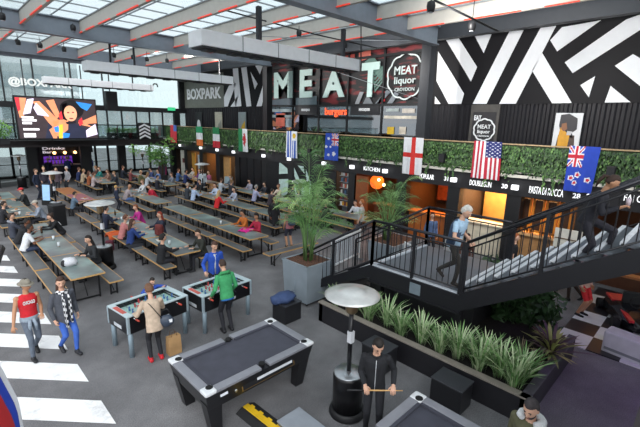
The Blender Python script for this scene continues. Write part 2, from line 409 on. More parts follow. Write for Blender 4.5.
# chevron sign
p = at_y(144.5, 128, YB-1.05)
t = thing('chevron_sign', 'black panel with white upward chevrons on the back gallery rail', 'sign', (p.x, YB-1.03, 3.4))
MB().box((0, 0, .45), (.95, .05, 1.15)).build('panel', BLK, t)
cv = MB()
for k in range(4):
    z = -.05+.27*k
    for s_ in (-1, 1): cv.prism([(0, -.03, z+.2), (0, -.03, z+.06), (s_*.42, -.03, z-.16), (s_*.42, -.03, z-.02)], (0, -.01, 0))
cv.build('chevrons', WHT, t)
# green exit sign
p = at_y(171.5, 109, YB-.2); e = MB().box((p.x, YB-.2, p.z), (.62, .06, .26)).build('exit_sign', mat('#37b67a', .4, var=0, emit=.5)); tag(e, 'small green lit exit sign under the bright window', 'sign')
# lettering on glass
p = at_y(8.5, 84.5, YB-.05)
t = thing('glass_lettering', 'white lettering high on the glass wall above the screen', 'lettering', tuple(p))
x1 = at_y(62, 84, YB-.05).x
writing('lettering', '@BOXPARK', (0, 0, -.12), RY, mat('#eef0ec', .6, var=0), t, width=(x1-p.x)*1.2, height=.62, bold=.012)
# loudspeaker by the screen
p = at_y(111, 101, 31.)
t = thing('loudspeaker', 'black hanging loudspeaker at the right of the big screen', 'loudspeaker', (p.x, 31., p.z))
MB().rbox((0, 0, 0), (.75, .5, 1.3), .04).build('cabinet', BLK, t); MB().box((0, -.26, -.05), (.62, .02, 1.1)).build('grille', CHAR, t)
MB().box((0, .1, 1.5), (.06, .06, 1.8)).build('bracket', BLK, t)

# ------------------------------------------------------------------ LED screen
YS = 30.6
c = [at_y(15.5, 96.5, YS), at_y(94.7, 100.7, YS), at_y(97.5, 137, YS), at_y(19, 139.6, YS)]
sx0, sx1 = (c[0].x+c[3].x)/2, (c[1].x+c[2].x)/2; sz0, sz1 = (c[2].z+c[3].z)/2, (c[0].z+c[1].z)/2
W, Hh = sx1-sx0, sz1-sz0
t = thing('video_screen', 'big video screen showing a woman with raised arms', 'screen', (sx0, YS, sz0))
MB().box((W/2, .12, Hh/2), (W+.16, .22, Hh+.16)).build('housing', BLK, t)
def E_(h, k=.85): return mat(h, .3, var=.25, scale=2.2, emit=k)
MB().box((W/2, 0, Hh/2), (W, .03, Hh)).build('display', E_('#3b3034', .7), t)
def pic(name, polys, mt, lay):
    b = MB()
    for P_ in polys: MB().prism([(u*W, -.015-.003*lay, (1-v)*Hh) for u, v in P_], (0, -.002, 0)).build(name, mt, t)
def ell(cx, cy, rx, ry, n=18, a0=0): return [(cx+rx*math.cos(2*PI*k/n), cy+ry*math.sin(2*PI*k/n)) for k in range(n)]
pic('picture_shirt', [[(.36, .62), (.62, .55), (.84, .75), (.84, 1), (.3, 1)]], E_('#2c2f44', .6), 1)
pic('picture_skin', [[(0, .02), (.13, .02), (.08, .45), (.03, .5)], [(.2, .1), (.28, .08), (.5, .55), (.44, .78), (.36, .6)], [(.42, .55), (.62, .5), (.6, .78), (.48, .95), (.42, .95)],
     [(.74, .6), (1, .38), (1, .6), (.86, .62), (.95, .72), (.8, .66)], [(.36, .06), (.46, .02), (.52, .42), (.47, .5)], [(.36, .78), (.42, .7), (.45, 1), (.4, 1)]], E_('#d98a63', .85), 2)
pic('picture_pale_cloth', [[(.14, .05), (.22, .02), (.16, .38), (.07, .42)], [(.24, .12), (.32, .3), (.38, .45), (.24, .42), (.2, .25)], [(.84, .8), (.98, .62), (1, .9), (.84, .98)]], E_('#d9cfe6', .85), 3)
pic('picture_hair', [ell(.68, .25, .16, .24), [(.56, .12), (.62, .1), (.6, .55), (.54, .5)]], E_('#140c12', .4), 3)
pic('picture_blue', [[(.74, .05), (.96, .1), (.88, .28), (.8, .2)], [(.42, .72), (.48, .68), (.49, .84), (.43, .84)], [(.52, .85), (.62, .88), (.6, .98), (.52, 1)]], E_('#2f7fd0', .9), 4)
pic('picture_face', [ell(.655, .36, .085, .2)], E_('#e0a07c', .9), 4)
pic('picture_face_marks', [ell(.625, .34, .016, .018), ell(.69, .33, .016, .018), ell(.66, .49, .03, .018)], E_('#7a2c34', .8), 5)
pic('picture_choker', [[(.58, .58), (.72, .55), (.71, .61), (.59, .64)]], E_('#241c22', .5), 5)
pic('picture_strap', [[(.49, .66), (.54, .64), (.52, 1), (.47, 1)]], E_('#f0b83a', .95), 5)
pic('picture_red', [[(.75, .55), (.8, .45), (.81, .62), (.76, .68)], [(.5, .4), (.54, .3), (.55, .5), (.51, .52)], [(0, .02), (.05, .02), (.05, .3), (.02, .35)]], E_('#d8323c', .9), 6)
pic('picture_text', [[(.05, .46), (.19, .46), (.19, .51), (.05, .51)], [(.05, .53), (.22, .53), (.22, .58), (.05, .58)], [(.05, .6), (.16, .6), (.16, .65), (.05, .65)], [(.05, .75), (.24, .75), (.24, .8), (.05, .8)], [(.05, .87), (.19, .87), (.19, .97), (.05, .97)]], E_('#f2eef2', .95), 6)
for hx in (.6, W-.6): MB().box((hx, .3, Hh+1.1), (.06, .06, 2.2)).build('hanger', M_EDGE, t)

# ------------------------------------------------------------------ ground level under the back gallery
YG = 38.
gl = MB().box((4, YG, 1.45), (27, .02, 2.8)); f = MB()
for q in (-14, 12, 29, 96, 108.5, 122, 134, 150):
    f.box((at_y(q, 160, YG).x, YG-.03, 1.45), (.16, .14, 2.85))
f.box((4, YG-.03, 2.8), (27, .14, .16)); f.box((4, YG-.03, .1), (27, .14, .2)); f.box((4, YG-.03, 1.05), (27, .1, .05))
w2 = struct('window_2', gl, M_CLR); struct('window_frame', f, M_FRAME, w2)
for q, w_ in ((32, .6), (86, .7), (122, .55), (-8, .5)):
    struct('column', MB().box((at_y(q, 160, 33.6).x, 33.6, 1.43), (w_, .4, 2.86)), M_FRAME)
# dark wall behind the bar
xa, xb = at_y(29, 160, 37.4).x, at_y(84, 160, 37.4).x
struct('wall_bar', MB().box(((xa+xb)/2, 37.5, 1.43), (xb-xa, .2, 2.86)), mat('#221c24', .7))
# bar counter
xa, xb = at_y(45, 165, 36.0).x, at_y(80, 165, 36.0).x
t = thing('bar_counter', 'dark bar counter with pale top under the gallery', 'bar', ((xa+xb)/2, 36.2, 0))
MB().box((0, 0, .52), (xb-xa, .6, 1.04)).build('front', mat('#2a2230', .5), t); MB().rbox((0, -.05, 1.07), (xb-xa+.2, .75, .07), .02).build('counter_top', mat('#b8b0b8', .4), t)
t = thing('back_bar_shelf', 'lit shelf of bottles glowing purple behind the bar', 'shelf', ((xa+xb)/2, 37.2, 0))
MB().box((0, .1, 1.3), (xb-xa-.4, .06, .7)).build('lit_panel', mat('#6a35b0', .4, var=.3, scale=4, emit=.5), t)
for k in range(2): MB().box((0, -.02, 1.05+.35*k), (xb-xa-.4, .25, .03)).build('shelf_board', BLK, t)
bcols = ['#c98a3a', '#d8d2c8', '#7a2f2a', '#3f7a4a', '#e0b34a']
for k in range(14):
    x = xa+.45+k*(xb-xa-.9)/13
    o = MB().lathe([(.045, 0), (.045, .2), (.018, .26), (.018, .32)], (x, 37.15, 1.07+.35*(k % 2)), 8).build('bottle', mat(bcols[k % 5], .3))
    tag(o, 'small bottle on the lit shelf behind the bar', 'bottle', 'bottles behind the bar')
x0 = at_y(41.5, 150, 36.4)
t = thing('menu_board', 'black hanging menu board with white lettering above the bar', 'sign', (x0.x, 36.4, 2.0))
MB().box((1.7, .03, .35), (3.6, .05, .8)).build('board', BLK, t)
for r_, (txt, w_) in enumerate((('THE', .5), ('Drinks', 1.5), ('Bar', .6))):
    writing('lettering', txt, (.05, -.01, .5-.27*r_), RY, mat('#e8e4ee', .5, var=0, emit=.3), t, width=w_, height=.2)
for k in range(3):
    o = thing('pendant_lamp', 'warm pendant lamp over the bar, %s from the menu board' % ('nearest', 'second', 'third')[k], 'lamp', (xb-1.6+.7*k, 36.2, 2.0), 0, 'pendant lamps over the bar')
    MB().ball((0, 0, 0), .12).build('bulb', mat('#ffb878', .4, var=0, emit=3.), o); MB().cyl((0, 0, .1), (0, 0, .84), .01, n=6).build('cord', BLK, o)
# ------------------------------------------------------------------ right side: upper container wall
M_CONT = mat('#1c1b20', .5, .1, .08, spec=.3); M_PRW = mat('#eef1f6', .5, var=.02); M_PRB = mat('#121116', .6, var=.05, spec=.25)
def corrugated(name, y0, y1, z0, z1, X, mt):
    mb = MB(); pts = []; y = y0; k = 0; p_ = .28
    prof = [(0, 0), (.09, 0), (.14, -.05), (.23, -.05), (.28, 0)]
    while y < y1-.01:
        for a, d in prof[:-1]: pts.append((X+d, min(y+a, y1)))
        y += p_
    pts.append((X, y1)); n_ = len(pts); vs = [(a, b, z0) for a, b in pts]+[(a, b, z1) for a, b in pts]
    mb.add(vs, [(i, i+1, n_+i+1, n_+i) for i in range(n_-1)], False)
    mb.box((X+.2, (y0+y1)/2, (z0+z1)/2), (.3, y1-y0, z1-z0))
    return struct(name, mb, mt)
ZD, ZG = 2.97, 5.67
corrugated('wall_right', -6, 10.1, ZD, ZG, XW, M_CONT)
corrugated('wall_right', 21.9, YB, ZD, ZG, XW, M_CONT)
def up(x, y): q = at_x(420+x/2.905, y/2.905, XW); return V((XW-.06, q.y, max(ZG+.02, q.z)))
def up2(x, y): q = at_x(180+x/5.82, 65+y/5.82, XW); return V((XW-.06, q.y, max(ZG+.02, q.z)))
bk = struct('wall_right', MB().box((XW+.1, 2.05, 7.2), (.3, 16.1, 3.05)), M_PRB)
polys = [[(55, 150), (130, 272), (122, 302), (85, 302), (50, 235)], [(46, 280), (62, 302), (45, 302)], [(75, 112), (115, 112), (168, 195), (150, 237)], [(160, 103), (210, 100), (187, 155)],
         [(262, 92), (303, 88), (195, 302), (155, 302)], [(352, 82), (397, 76), (280, 302), (232, 302)], [(357, 155), (442, 302), (385, 302), (327, 205)],
         [(380, 118), (414, 80), (527, 60), (400, 150)], [(422, 182), (600, 58), (760, 0), (700, 50), (445, 213)], [(567, 192), (620, 158), (760, 240), (760, 330), (690, 290)],
         [(467, 248), (510, 222), (492, 283)], [(555, 250), (612, 302), (537, 302)]]
# the printed white bands of the big wall graphic
g = thing('wall_graphic', 'large black wall graphic with bold white zigzag bands above the containers', 'mural', (0, 0, 0))
for P_ in polys:
    q = [up(*p) for p in P_]; MB().prism(q, (-.012, 0, 0)).build('white_band', M_PRW, g)
struct('wall_right', MB().box((XW+.1, 27.4, 7.2), (.3, 11.2, 3.05)), M_PRB)
g = thing('wall_graphic', 'smaller white striped wall graphic left of the big letter M', 'mural', (0, 0, 0))
for P_ in [[(312, 18), (342, 15), (362, 240), (328, 243)], [(296, 105), (332, 105), (282, 242), (236, 243)], [(328, 200), (345, 170), (330, 243), (298, 243)], [(360, 12), (392, 9), (420, 240), (392, 242)], [(415, 40), (456, 110), (440, 142)], [(440, -2), (490, -6), (470, 55)], [(497, 88), (500, 150), (480, 240), (450, 241)]]:
    MB().prism([up2(*p) for p in P_], (-.012, 0, 0)).build('white_band', M_PRW, g)
# olive panel with the venue name
a, b_ = up2(28, 240), up2(262, 240)
t = thing('venue_sign', 'olive grey panel with white venue name beside the striped graphic', 'sign', (0, 0, 0))
MB().box((XW-.07, (a.y+b_.y)/2, 6.95), (.03, a.y-b_.y, 2.5)).build('panel', mat('#6d7068', .6), t)
p = at_x(187, 91, XW-.1); p2 = at_x(221, 90, XW-.1)
writing('lettering', 'BOXPARK', (XW-.1, p.y, 6.35), RX, WHT, t, width=p.y-p2.y, height=.85, bold=.01)

# ------------------------------------------------------------------ posters on the containers
M_POST = mat('#dcdde0', .5, var=.03)
def poster(name, lab, corners, X):
    t = thing(name, lab, 'poster', (0, 0, 0)); ys = [at_x(x, y, X) for x, y in corners]
    y0, y1 = ys[0].y, ys[1].y; z1 = ys[0].z; z0 = 4.12 if name == 'figure_poster' else ZD+.3
    return t, y0, y1, z0, z1
XP = XW-.12
t, y0, y1, z0, z1 = poster('figure_poster', 'white framed poster of a figure in a dark hood and yellow top', ((556.5, 113), (584, 113)), XP)
H_ = z1-z0; Wd = y0-y1
def pp(u, v, d=0): return V((XP-.03-d, y0-u*Wd, z1-v*H_))
MB().box((XP, (y0+y1)/2, (z0+z1)/2), (.05, Wd, H_)).build('sheet', M_POST, t)
for nm, col, P_ in (('hood', '#2c2a30', [(.2, .05), (.5, .02), (.82, .15), (.85, .45), (.7, .55), (.75, .7), (.3, .62), (.18, .35)]), ('sleeves', '#4a3a34', [(.2, .62), (.8, .62), (.85, 1), (.15, 1)]),
                    ('yellow_top', '#d79a24', [(.25, .4), (.42, .5), (.62, .62), (.6, .95), (.45, 1), (.22, .98), (.2, .7)]), ('face', '#8a5a3a', [(.28, .3), (.45, .27), (.5, .45), (.38, .52), (.28, .45)]), ('pale_hands', '#b9b9bd', [(.52, .5), (.72, .52), (.66, .62), (.5, .62)])):
    lay = {'hood': 0, 'sleeves': 0, 'yellow_top': .004, 'face': .006, 'pale_hands': .008}[nm]
    MB().prism([pp(u, v, lay) for u, v in P_], (-.002, 0, 0)).build(nm, mat(col, .5), t)
def badge(t, X, yc, zc, r, mt, thick, txts, tm):
    """scalloped round badge with its lettering"""
    pts_o, pts_i = [], []
    n_ = 80
    for k in range(n_):
        a = 2*PI*k/n_; rr = r*(1+.07*abs(math.sin(a*5+.3)))
        pts_o.append(V((X, yc+rr*math.cos(a), zc+rr*math.sin(a)))); ri = rr-thick; pts_i.append(V((X, yc+ri*math.cos(a), zc+ri*math.sin(a))))
    b = MB(); vs = pts_o+pts_i+[p+V((-.03, 0, 0)) for p in pts_o+pts_i]
    fs = []
    for k in range(n_):
        j = (k+1) % n_
        fs += [(2*n_+k, 2*n_+j, 3*n_+j, 3*n_+k), (k, n_+k, n_+j, j), (k, j, 2*n_+j, 2*n_+k), (n_+k, 3*n_+k, 3*n_+j, n_+j)]
    b.add(vs, fs, False); b.build('badge_outline', mt, t)
    for s_, w_, dz, hh in txts: writing('lettering', s_, (X-.02, yc+w_*r/2, zc+dz*r), RX, tm, t, width=w_*r, height=hh*r, bold=.004)
BT = (('MEAT', 1.25, .1, .38), ('liquor', 1.2, -.42, .42), ('CROYDON', 1.1, -.66, .16))
t, y0, y1, z0, z1 = poster('badge_poster', 'dark poster with white scalloped round badge on the containers', ((474, 112), (497, 112)), XP)
MB().box((XP, (y0+y1)/2, (z0+ZG)/2), (.05, (y0-y1)*1.25, ZG-z0)).build('sheet', mat('#4d4a47', .5), t)
MB().box((XP-.03, (y0+y1)/2, (z0+z1)/2), (.03, (y0-y1), z1-z0)).build('dark_panel', mat('#29272b', .5), t)
writing('lettering', 'EAT', (XP-.06, 7.5, 5.05), RX, WHT, t, width=.3, height=.2)
badge(t, XP-.06, 7.04, 4.68, .43, WHT, .055, BT, WHT)
for k, (qa, qb, ta, lab, col, c2) in enumerate(((195.5, 202, 112, 'tall dark panel poster with a pale oval on the far containers', '#1e1e22', '#d9dde0'), (215, 222, 112, 'pale cream poster on the far black containers', '#b9b6a4', '#8d8f84'), (238.5, 246, 112, 'grey poster with yellow lower corner on the far black containers', '#8f9a9c', '#d9ac2e'))):
    t, y0, y1, z0, z1 = poster('wall_poster', lab, ((qa, ta), (qb, ta)), XP)
    MB().box((XP, (y0+y1)/2, (z0+z1)/2), (.05, y0-y1, z1-z0)).build('sheet', mat(col, .5), t)
    if k == 0: MB().prism([(XP-.03, (y0+y1)/2+.28*math.cos(a*PI/12)*(y0-y1), z0+.95+.55*math.sin(a*PI/12)) for a in range(24)], (-.01, 0, 0)).build('pale_oval', mat(c2, .5), t)
    else: MB().prism([(XP-.03, y0-.15*(y0-y1), z0+.5), (XP-.03, y1+.1, z0+.5), (XP-.03, y1+.1, z0+1.5), (XP-.03, y0-.5*(y0-y1), z0+1.2)], (-.01, 0, 0)).build('figure', mat(c2, .5), t)

# ------------------------------------------------------------------ burger bar front between the containers
Y0, Y1 = 10.2, 21.3
o = struct('wall_right', MB().box((XW+.12, (Y0+Y1)/2, 7.2), (.3, Y1-Y0, 3.05)), M_BRICK)
M_SHG = glass('shopfront_glass', '#7b8690', .78, .03)
zt = 5.72
fr = MB()
for q in (271, 294.5, 320.5, 349, 384, 423):
    p = at_x(q, 100, XW); fr.box((XW-.1, p.y, 5.7), (.1, .1, 5.4))
fr.box((XW-.1, (Y0+Y1)/2, zt), (.12, Y1-Y0, .12)); fr.box((XW-.1, (Y0+Y1)/2, 8.0), (.12, Y1-Y0, .12)); fr.box((XW-.1, (Y0+Y1)/2, 3.05), (.12, Y1-Y0, .16))
w3 = struct('window_3', MB().box((XW-.1, (Y0+Y1)/2, 4.4), (.02, Y1-Y0, 2.65)), M_SHG); struct('window_frame', fr, M_FRAME, w3)
struct('wall_shop', MB().box((XW+3.0, (Y0+Y1)/2, 4.3), (.2, Y1-Y0, 2.8)).box((XW+1.5, Y0, 4.3), (3, .2, 2.8)).box((XW+1.5, Y1, 4.3), (3, .2, 2.8)), mat('#57403c', .7, var=.4, scale=1.2))
struct('wall_right', MB().box((XW+1.6, (Y0+Y1)/2, 5.8), (3.2, Y1-Y0, .12)), M_SLAB)
for k in range(3):
    l = bpy.data.lights.new('shop_lamp', 'AREA'); l.size = 1.2; l.energy = 45; l.color = lin('#ffc89a')[:3]
    o = bpy.data.objects.new('shop_lamp', l); C.objects.link(o); o.location = (XW+1.2, 12.2+3.4*k, 5.6)
# mural shapes on the brick print: teal and red chevrons
g = thing('wall_mural', 'teal and red chevron shapes painted behind the big letters', 'mural', (0, 0, 0))
def wpx(x, y, d=.05): q = at_x(x, y, XW); return V((XW-.04-d, q.y, q.z))
for col, P_ in (('#55736a', [(366, 62), (374, 56), (384, 68), (384, 82)]), ('#b5473c', [(340, 58), (356, 54), (356, 66), (340, 70)]), ('#c8695a', [(360, 53), (372, 50), (372, 58), (360, 62)]), ('#8c9096', [(356, 104), (361, 92), (365, 92), (360, 104)]), ('#6f747a', [(364, 104), (369, 94), (374, 104)]),
                ('#6d747c', [(376, 104), (388, 90), (392, 92), (381, 104)]), ('#b02a30', [(378, 104), (386, 91), (386, 101), (381, 104)]), ('#54606a', [(272, 100), (293, 98), (293, 105), (272, 105)]), ('#5e7078', [(297, 98), (318, 96), (318, 105), (297, 105)]), ('#7a8088', [(388, 104), (396, 92), (400, 94), (393, 104)])):
    MB().prism([wpx(x, y) for x, y in P_], (-.01, 0, 0)).build('painted_shape', mat(col, .5), g)
for k in range(5):
    MB().prism([wpx(366+2*k, 66+k*2.5), wpx(376, 74+k*4), wpx(384, 66+k*3.5), wpx(384, 68+k*3.5), wpx(376, 76.5+k*4), wpx(366+2*k, 68+k*2.5)], (-.012, 0, 0)).build('painted_shape', mat('#5f7d74', .5), g)
# big letters
M_MINT = mat('#c2ded9', .45, var=.04)
g = thing('meat_lettering', 'four giant pale mint capital letters on the burger bar front', 'sign', (0, 0, 0))
for ch, (x0, y0_, x1, y1_) in {'M': (274.5, 72, 293, 98.2), 'E': (300, 69.5, 313, 97.6), 'A': (323, 71, 345.5, 97.2), 'T': (361, 62.5, 380.5, 97)}.items():
    a = at_x(x0, y1_, XW-.15); b_ = at_x(x1, y0_, XW-.15)
    zb = (at_x((x0+x1)/2, y1_, XW-.15)).z; zt_ = at_x((x0+x1)/2, y0_, XW-.15).z
    writing('letter', ch, (XW-.15, a.y, zb), RX, M_MINT, g, width=a.y-b_.y, height=zt_-zb, bold=.012, depth=.05)
g = thing('badge_sign', 'large white outlined scalloped badge sign at the right of the giant letters', 'sign', (0, 0, 0))
p = at_x(405.5, 76.5, XW-.12); badge(g, XW-.12, p.y, p.z, .98, mat('#d9e4e4', .5, var=0), .065, BT, mat('#c9d6d6', .5, var=0))
# neon word
p = at_x(325, 117, XW-.16); p2 = at_x(347, 108, XW-.16)
g = thing('neon_sign', 'glowing orange neon word in the burger bar window', 'sign', (0, 0, 0))
writing('lettering', 'burgers', (XW-.16, p.y, p.z), RX, mat('#ff5a2e', .4, var=0, emit=1.0), g, width=p.y-p2.y, height=.5, bold=.003)
# white door signs
for (x, y, lab) in ((301.5, 110.3, 'small white sign over the left burger bar doors'), (359, 110, 'small white sign over the right burger bar doors')):
    p = at_x(x, y, XW-.15); g = thing('door_sign', lab, 'sign', (0, 0, 0))
    MB().box((XW-.12, p.y-.35, p.z), (.05, 1.9, .5)).build('dark_board', mat('#26262a', .5), g)
    writing('lettering', 'MEATLIQUOR', (XW-.15, p.y, p.z-.07), RX, WHT, g, width=.72, height=.16, bold=.012)
# bright window stickers and interior colour
def patch(lab, q, col, emit=0, d=.14, cat='window sticker', name='window_sticker'):
    x0, y0_, x1, y1_ = q
    a = at_x(x0, y1_, XW-d); b_ = at_x(x1, y0_, XW-d)
    o = MB().box((XW-d, (a.y+b_.y)/2, (a.z+b_.z)/2), (.02, abs(a.y-b_.y), abs(b_.z-a.z))).build(name, mat(col, .5, var=.25, scale=3, emit=emit)); tag(o, lab, cat)
patch('grey white lettered sticker band in the leftmost burger bar window', (272, 109, 293, 112), '#9aa6aa'); patch('second grey sticker band in the leftmost burger bar window', (272, 115, 293, 117.5), '#9aa6aa')
patch('tall coral and grey picture in the leftmost burger bar window', (276, 113.2, 285, 126), '#c2604e'); patch('grey blue picture beside the coral one in the burger bar window', (285.6, 118.5, 293, 127), '#8b98a2')
patch('yellow oval picture behind the left burger bar doors', (298, 122, 303, 131), '#d6b52a', d=-.3); patch('pale figure picture behind the left burger bar doors', (307, 117, 316, 128), '#a8a6a2', d=-.3)
patch('orange lit menu strip above the right burger bar doors', (368, 115, 381, 117.3), '#f08a3a', .6, d=-.4, cat='menu strip', name='menu_strip'); patch('red brown interior panel behind the right burger bar doors', (353, 117, 366, 132), '#5f2b2a', d=-.9, cat='panel', name='interior_panel')
patch('grey sticker band at the right burger bar window', (386, 108.5, 399, 111.5), '#98a2a2'); patch('white sticker band at the right burger bar window', (384, 116, 423, 118.5), '#c9c2b4')
patch('orange lit shelf in the right burger bar window', (384, 119.5, 423, 123), '#e88a4a', .5, d=-.5, cat='shelf', name='lit_shelf'); patch('pale sticker lines under the round badge sign', (402, 108.5, 415, 113), '#b7b0a8')
patch('yellow framed poster in the right burger bar window', (387, 127, 394, 134), '#c9a52e'); patch('small pale bust picture in the right burger bar window', (399, 127, 406, 134), '#c5bcae')

# ------------------------------------------------------------------ deck, fascia, hedge
struct('wall_gallery', MB().box((XF+1.37, 14, 2.88), (2.7, 42, .18)), M_SLAB)
struct('wall_gallery', MB().box((XF+.05, 14, 2.8), (.1, 42, .62)), mat('#1d1c20', .5))
struct('trim_70', MB().box((XF-.04, 14, 3.17), (.12, 42, .1)).box((XF-.06, 14, 3.3), (.05, 42, .035)), mat('#dcd8ce', .5))
struct('trim_71', MB().box((XF+.15, 13.6, 4.235), (.34, 41, .03)), mat('#b59a76', .6))
struct('trim_72', MB().box((XF+.17, 13.6, 3.75), (.3, 41, .9)), mat('#2d3b22', .9))
hm = MB(); rnd = random.Random(11)
for i in range(46000):
    y = rnd.uniform(-6, 32.2)
    if rnd.random() < .5: z = rnd.uniform(3.5, 4.2)
    else: z = 3.52-abs(rnd.gauss(0, .1+.09*noise.noise(V((y*2.2, 0, 0)))))
    x = XF-rnd.uniform(0, .14)
    a = rnd.uniform(-.5, .5); L = rnd.uniform(.06, .13) if y < 14 else rnd.uniform(.12, .2); B = L*.3
    u = V((-.35, math.sin(a)*.5, -1)).normalized(); w = V((rnd.uniform(-.5, .5), 1, rnd.uniform(-.4, .4))).normalized()
    p = V((x, y, z)); hm.use(rnd.choice((0, 0, 1, 2, 3)))
    hm.add([p, p+u*L*.5+w*B, p+u*L, p+u*L*.5-w*B], [(0, 1, 2, 3)], False)
for i in range(70):       # trailing strands
    y = rnd.uniform(-5, 32); z = rnd.uniform(3.2, 3.45); n_ = rnd.randint(3, 8)
    for k in range(n_):
        p = V((XF-.1-rnd.uniform(0, .08), y+rnd.uniform(-.08, .08), z-.06*k)); hm.use(rnd.choice((0, 1, 2)))
        w = V((0, 1, rnd.uniform(-.4, .4))); hm.add([p, p+V((-.03, 0, -.06))+w*.035, p+V((-.04, 0, -.14)), p+V((-.03, 0, -.06))-w*.035], [(0, 1, 2, 3)], False)
M_HEDGE = [mat(h, .6, var=.3, scale=2.5) for h in ('#3f6130', '#2f4c26', '#5d8042', '#243a1f')]
h = hm.build('hedge', M_HEDGE); tag(h, 'long green hanging hedge along the right gallery rail', 'hedge', kind='stuff')

# ------------------------------------------------------------------ light boxes and shop signs
LB = [(200.6, 147.5), (217, 149.6), (233.5, 151.5), (263.5, 155.4), (289, 158.3), (324, 162.5), (352, 166.8), (385, 171), (453.7, 179.2), (515, 187), (591, 196.5), (166, 143.5), (180, 145.2)]
for i, q in enumerate(LB):
    p = at_x(q[0], q[1], XF-.14)
    near = {0: 'under the green white and orange flag', 1: 'just right of the hedge flag with red end', 2: 'left of the green and white flag with the red emblem', 3: 'between the emblem flag and the striped blue white flag', 4: 'under the blue and white striped flag', 5: 'left of the blue flag by the palm', 6: 'right of the blue flag above the palm',
            7: 'left of the red cross flag', 8: 'beside the number 31', 9: 'beside the number 30', 10: 'under the star flag near the stair', 11: 'farthest along the gallery by the corner tree', 12: 'under the red flag at the far end'}[i]
    t = thing('light_box', 'small white light box '+near, 'light box', (XF-.14, p.y, 2.79), 0, 'white light boxes along the fascia')
    MB().rbox((0, 0, 0), (.14, .22, .17), .02).build('lit_box', mat('#f4f6fa', .4, var=0, emit=.9), t); MB().box((.1, 0, 0), (.1, .06, .06)).build('bracket', BLK, t)
def fsign(txt, q0, q1, hh, lab, number=None, nq=None, mt=WHT):
    a = at_x(*q0, XF-.02); b_ = at_x(*q1, XF-.02); t = thing('shop_sign', lab, 'sign', (0, 0, 0))
    writing('lettering', txt, (XF-.025, a.y, (a.z+b_.z)/2-hh/2), RX, mt, t, width=a.y-b_.y, height=hh, bold=.0)
    if number:
        c_ = at_x(*nq, XF-.02); writing('lettering', number, (XF-.025, c_.y+.13, c_.z-.08), RX, mt, t, height=.16, bold=.004)
M_SIGN = mat('#f2f4f6', .5, var=0, emit=.6)
fsign('PASTA DI ROCCA', (529.5, 189), (563.5, 194), .24, 'white shop sign letters over the orange lit pasta shop, numbered at right', '28', (577.5, 196), M_SIGN)
fsign('DOUBLEGUN', (470, 182.2), (491.5, 185), .2, 'white shop sign letters over the golden lit shop under the striped star flag', '30', (505.5, 186.3), M_SIGN)
fsign('POPULAR', (420, 175.7), (434, 177.3), .2, 'white shop sign letters over the shop right of the red cross flag', '31', (447.5, 178.8), M_SIGN)
fsign('FAJ OR', (624, 198.5), (648, 201), .26, 'white shop sign letters at the right edge beyond the climbing woman', mt=M_SIGN)
fsign('KITCHEN', (364, 168), (380, 170.3), .18, 'white shop sign letters over the wood clad shop behind the small palm', mt=M_SIGN)

for q, lab in (((442.5, 158), 'small black loudspeaker under the hedge right of the red cross flag'), ((310, 152), 'small black loudspeaker under the hedge by the striped blue white flag'), ((611, 172), 'small black loudspeaker under the hedge right of the star flag')):
    p = at_x(q[0], q[1], XF-.2); t = thing('wall_loudspeaker', lab, 'loudspeaker', (XF-.2, p.y, p.z)); MB().rbox((0, 0, 0), (.2, .22, .34), .02).build('cabinet', BLK, t); MB().box((-.105, 0, 0), (.01, .18, .28)).build('grille', CHAR, t); MB().box((.14, 0, 0), (.12, .05, .05)).build('bracket', BLK, t)
# ------------------------------------------------------------------ shop units under the gallery
PIERS = [-1.6, .45, 2.75, 4.95, 7.2, 9.6, 12.4, 14.7, 17.0, 19.4, 22.3, 24.7, 27.0, 29.4, 32.0]
for y in PIERS: struct('pier', MB().box((XF+.22, y, 1.25), (.34, .5, 2.5)), mat('#18181b', .5))
struct('wall_shops', MB().box((XF+3.2, 14, 1.4), (.2, 42, 2.8)), mat('#3a2e28', .7))
struct('ceiling_shops', MB().box((XF+1.8, 14, 2.6), (3.0, 42, .12)), mat('#3a3432', .7))
for y in PIERS: struct('wall_partition', MB().box((XF+1.7, y, 1.3), (2.9, .12, 2.6)), mat('#46362c', .7))
def shop_light(y, col, e, w=1.6):
    l = bpy.data.lights.new('shop_lamp', 'AREA'); l.shape = 'RECTANGLE'; l.size = 1.6; l.size_y = w; l.energy = e; l.color = lin(col)[:3]
    o = bpy.data.objects.new('shop_lamp', l); C.objects.link(o); o.location = (XF+1.5, y, 2.45)
def counter(y0, y1, x, h_, lab, front, top):
    t = thing('shop_counter', lab, 'counter', (x, (y0+y1)/2, 0))
    MB().box((0, 0, h_/2), (.5, y1-y0, h_)).build('front', front, t); MB().rbox((-.04, 0, h_+.03), (.65, y1-y0+.04, .06), .015).build('counter_top', top, t)
    return t
# golden lit shop (4.95 - 7.2)
shop_light(6.1, '#ffd09a', 100)
counter(5.25, 6.9, XF+.5, 1.2, 'pale counter of the golden lit shop', mat('#d8cdb8', .5), mat('#e3d9c4', .4))
MB_ = MB().box((XF+2.6, 6.05, 1.5), (.08, 1.9, 2.1)); tag(MB_.build('wall_panel', mat('#c79a54', .5, var=.25, scale=1.5)), 'gold wall panel inside the golden lit shop', 'wall panel')
t = thing('wall_shelf', 'shelf with orange tub inside the golden lit shop', 'shelf', (XF+2.3, 5.45, 1.6)); MB().box((0, 0, 0), (.4, .7, .04)).build('board', mat('#7a5a38', .6), t)
o = MB().rbox((XF+2.3, 5.45, 1.72), (.3, .5, .2), .03).build('tub', mat('#d8883a', .5)); tag(o, 'orange tub on the shelf in the golden shop', 'tub')
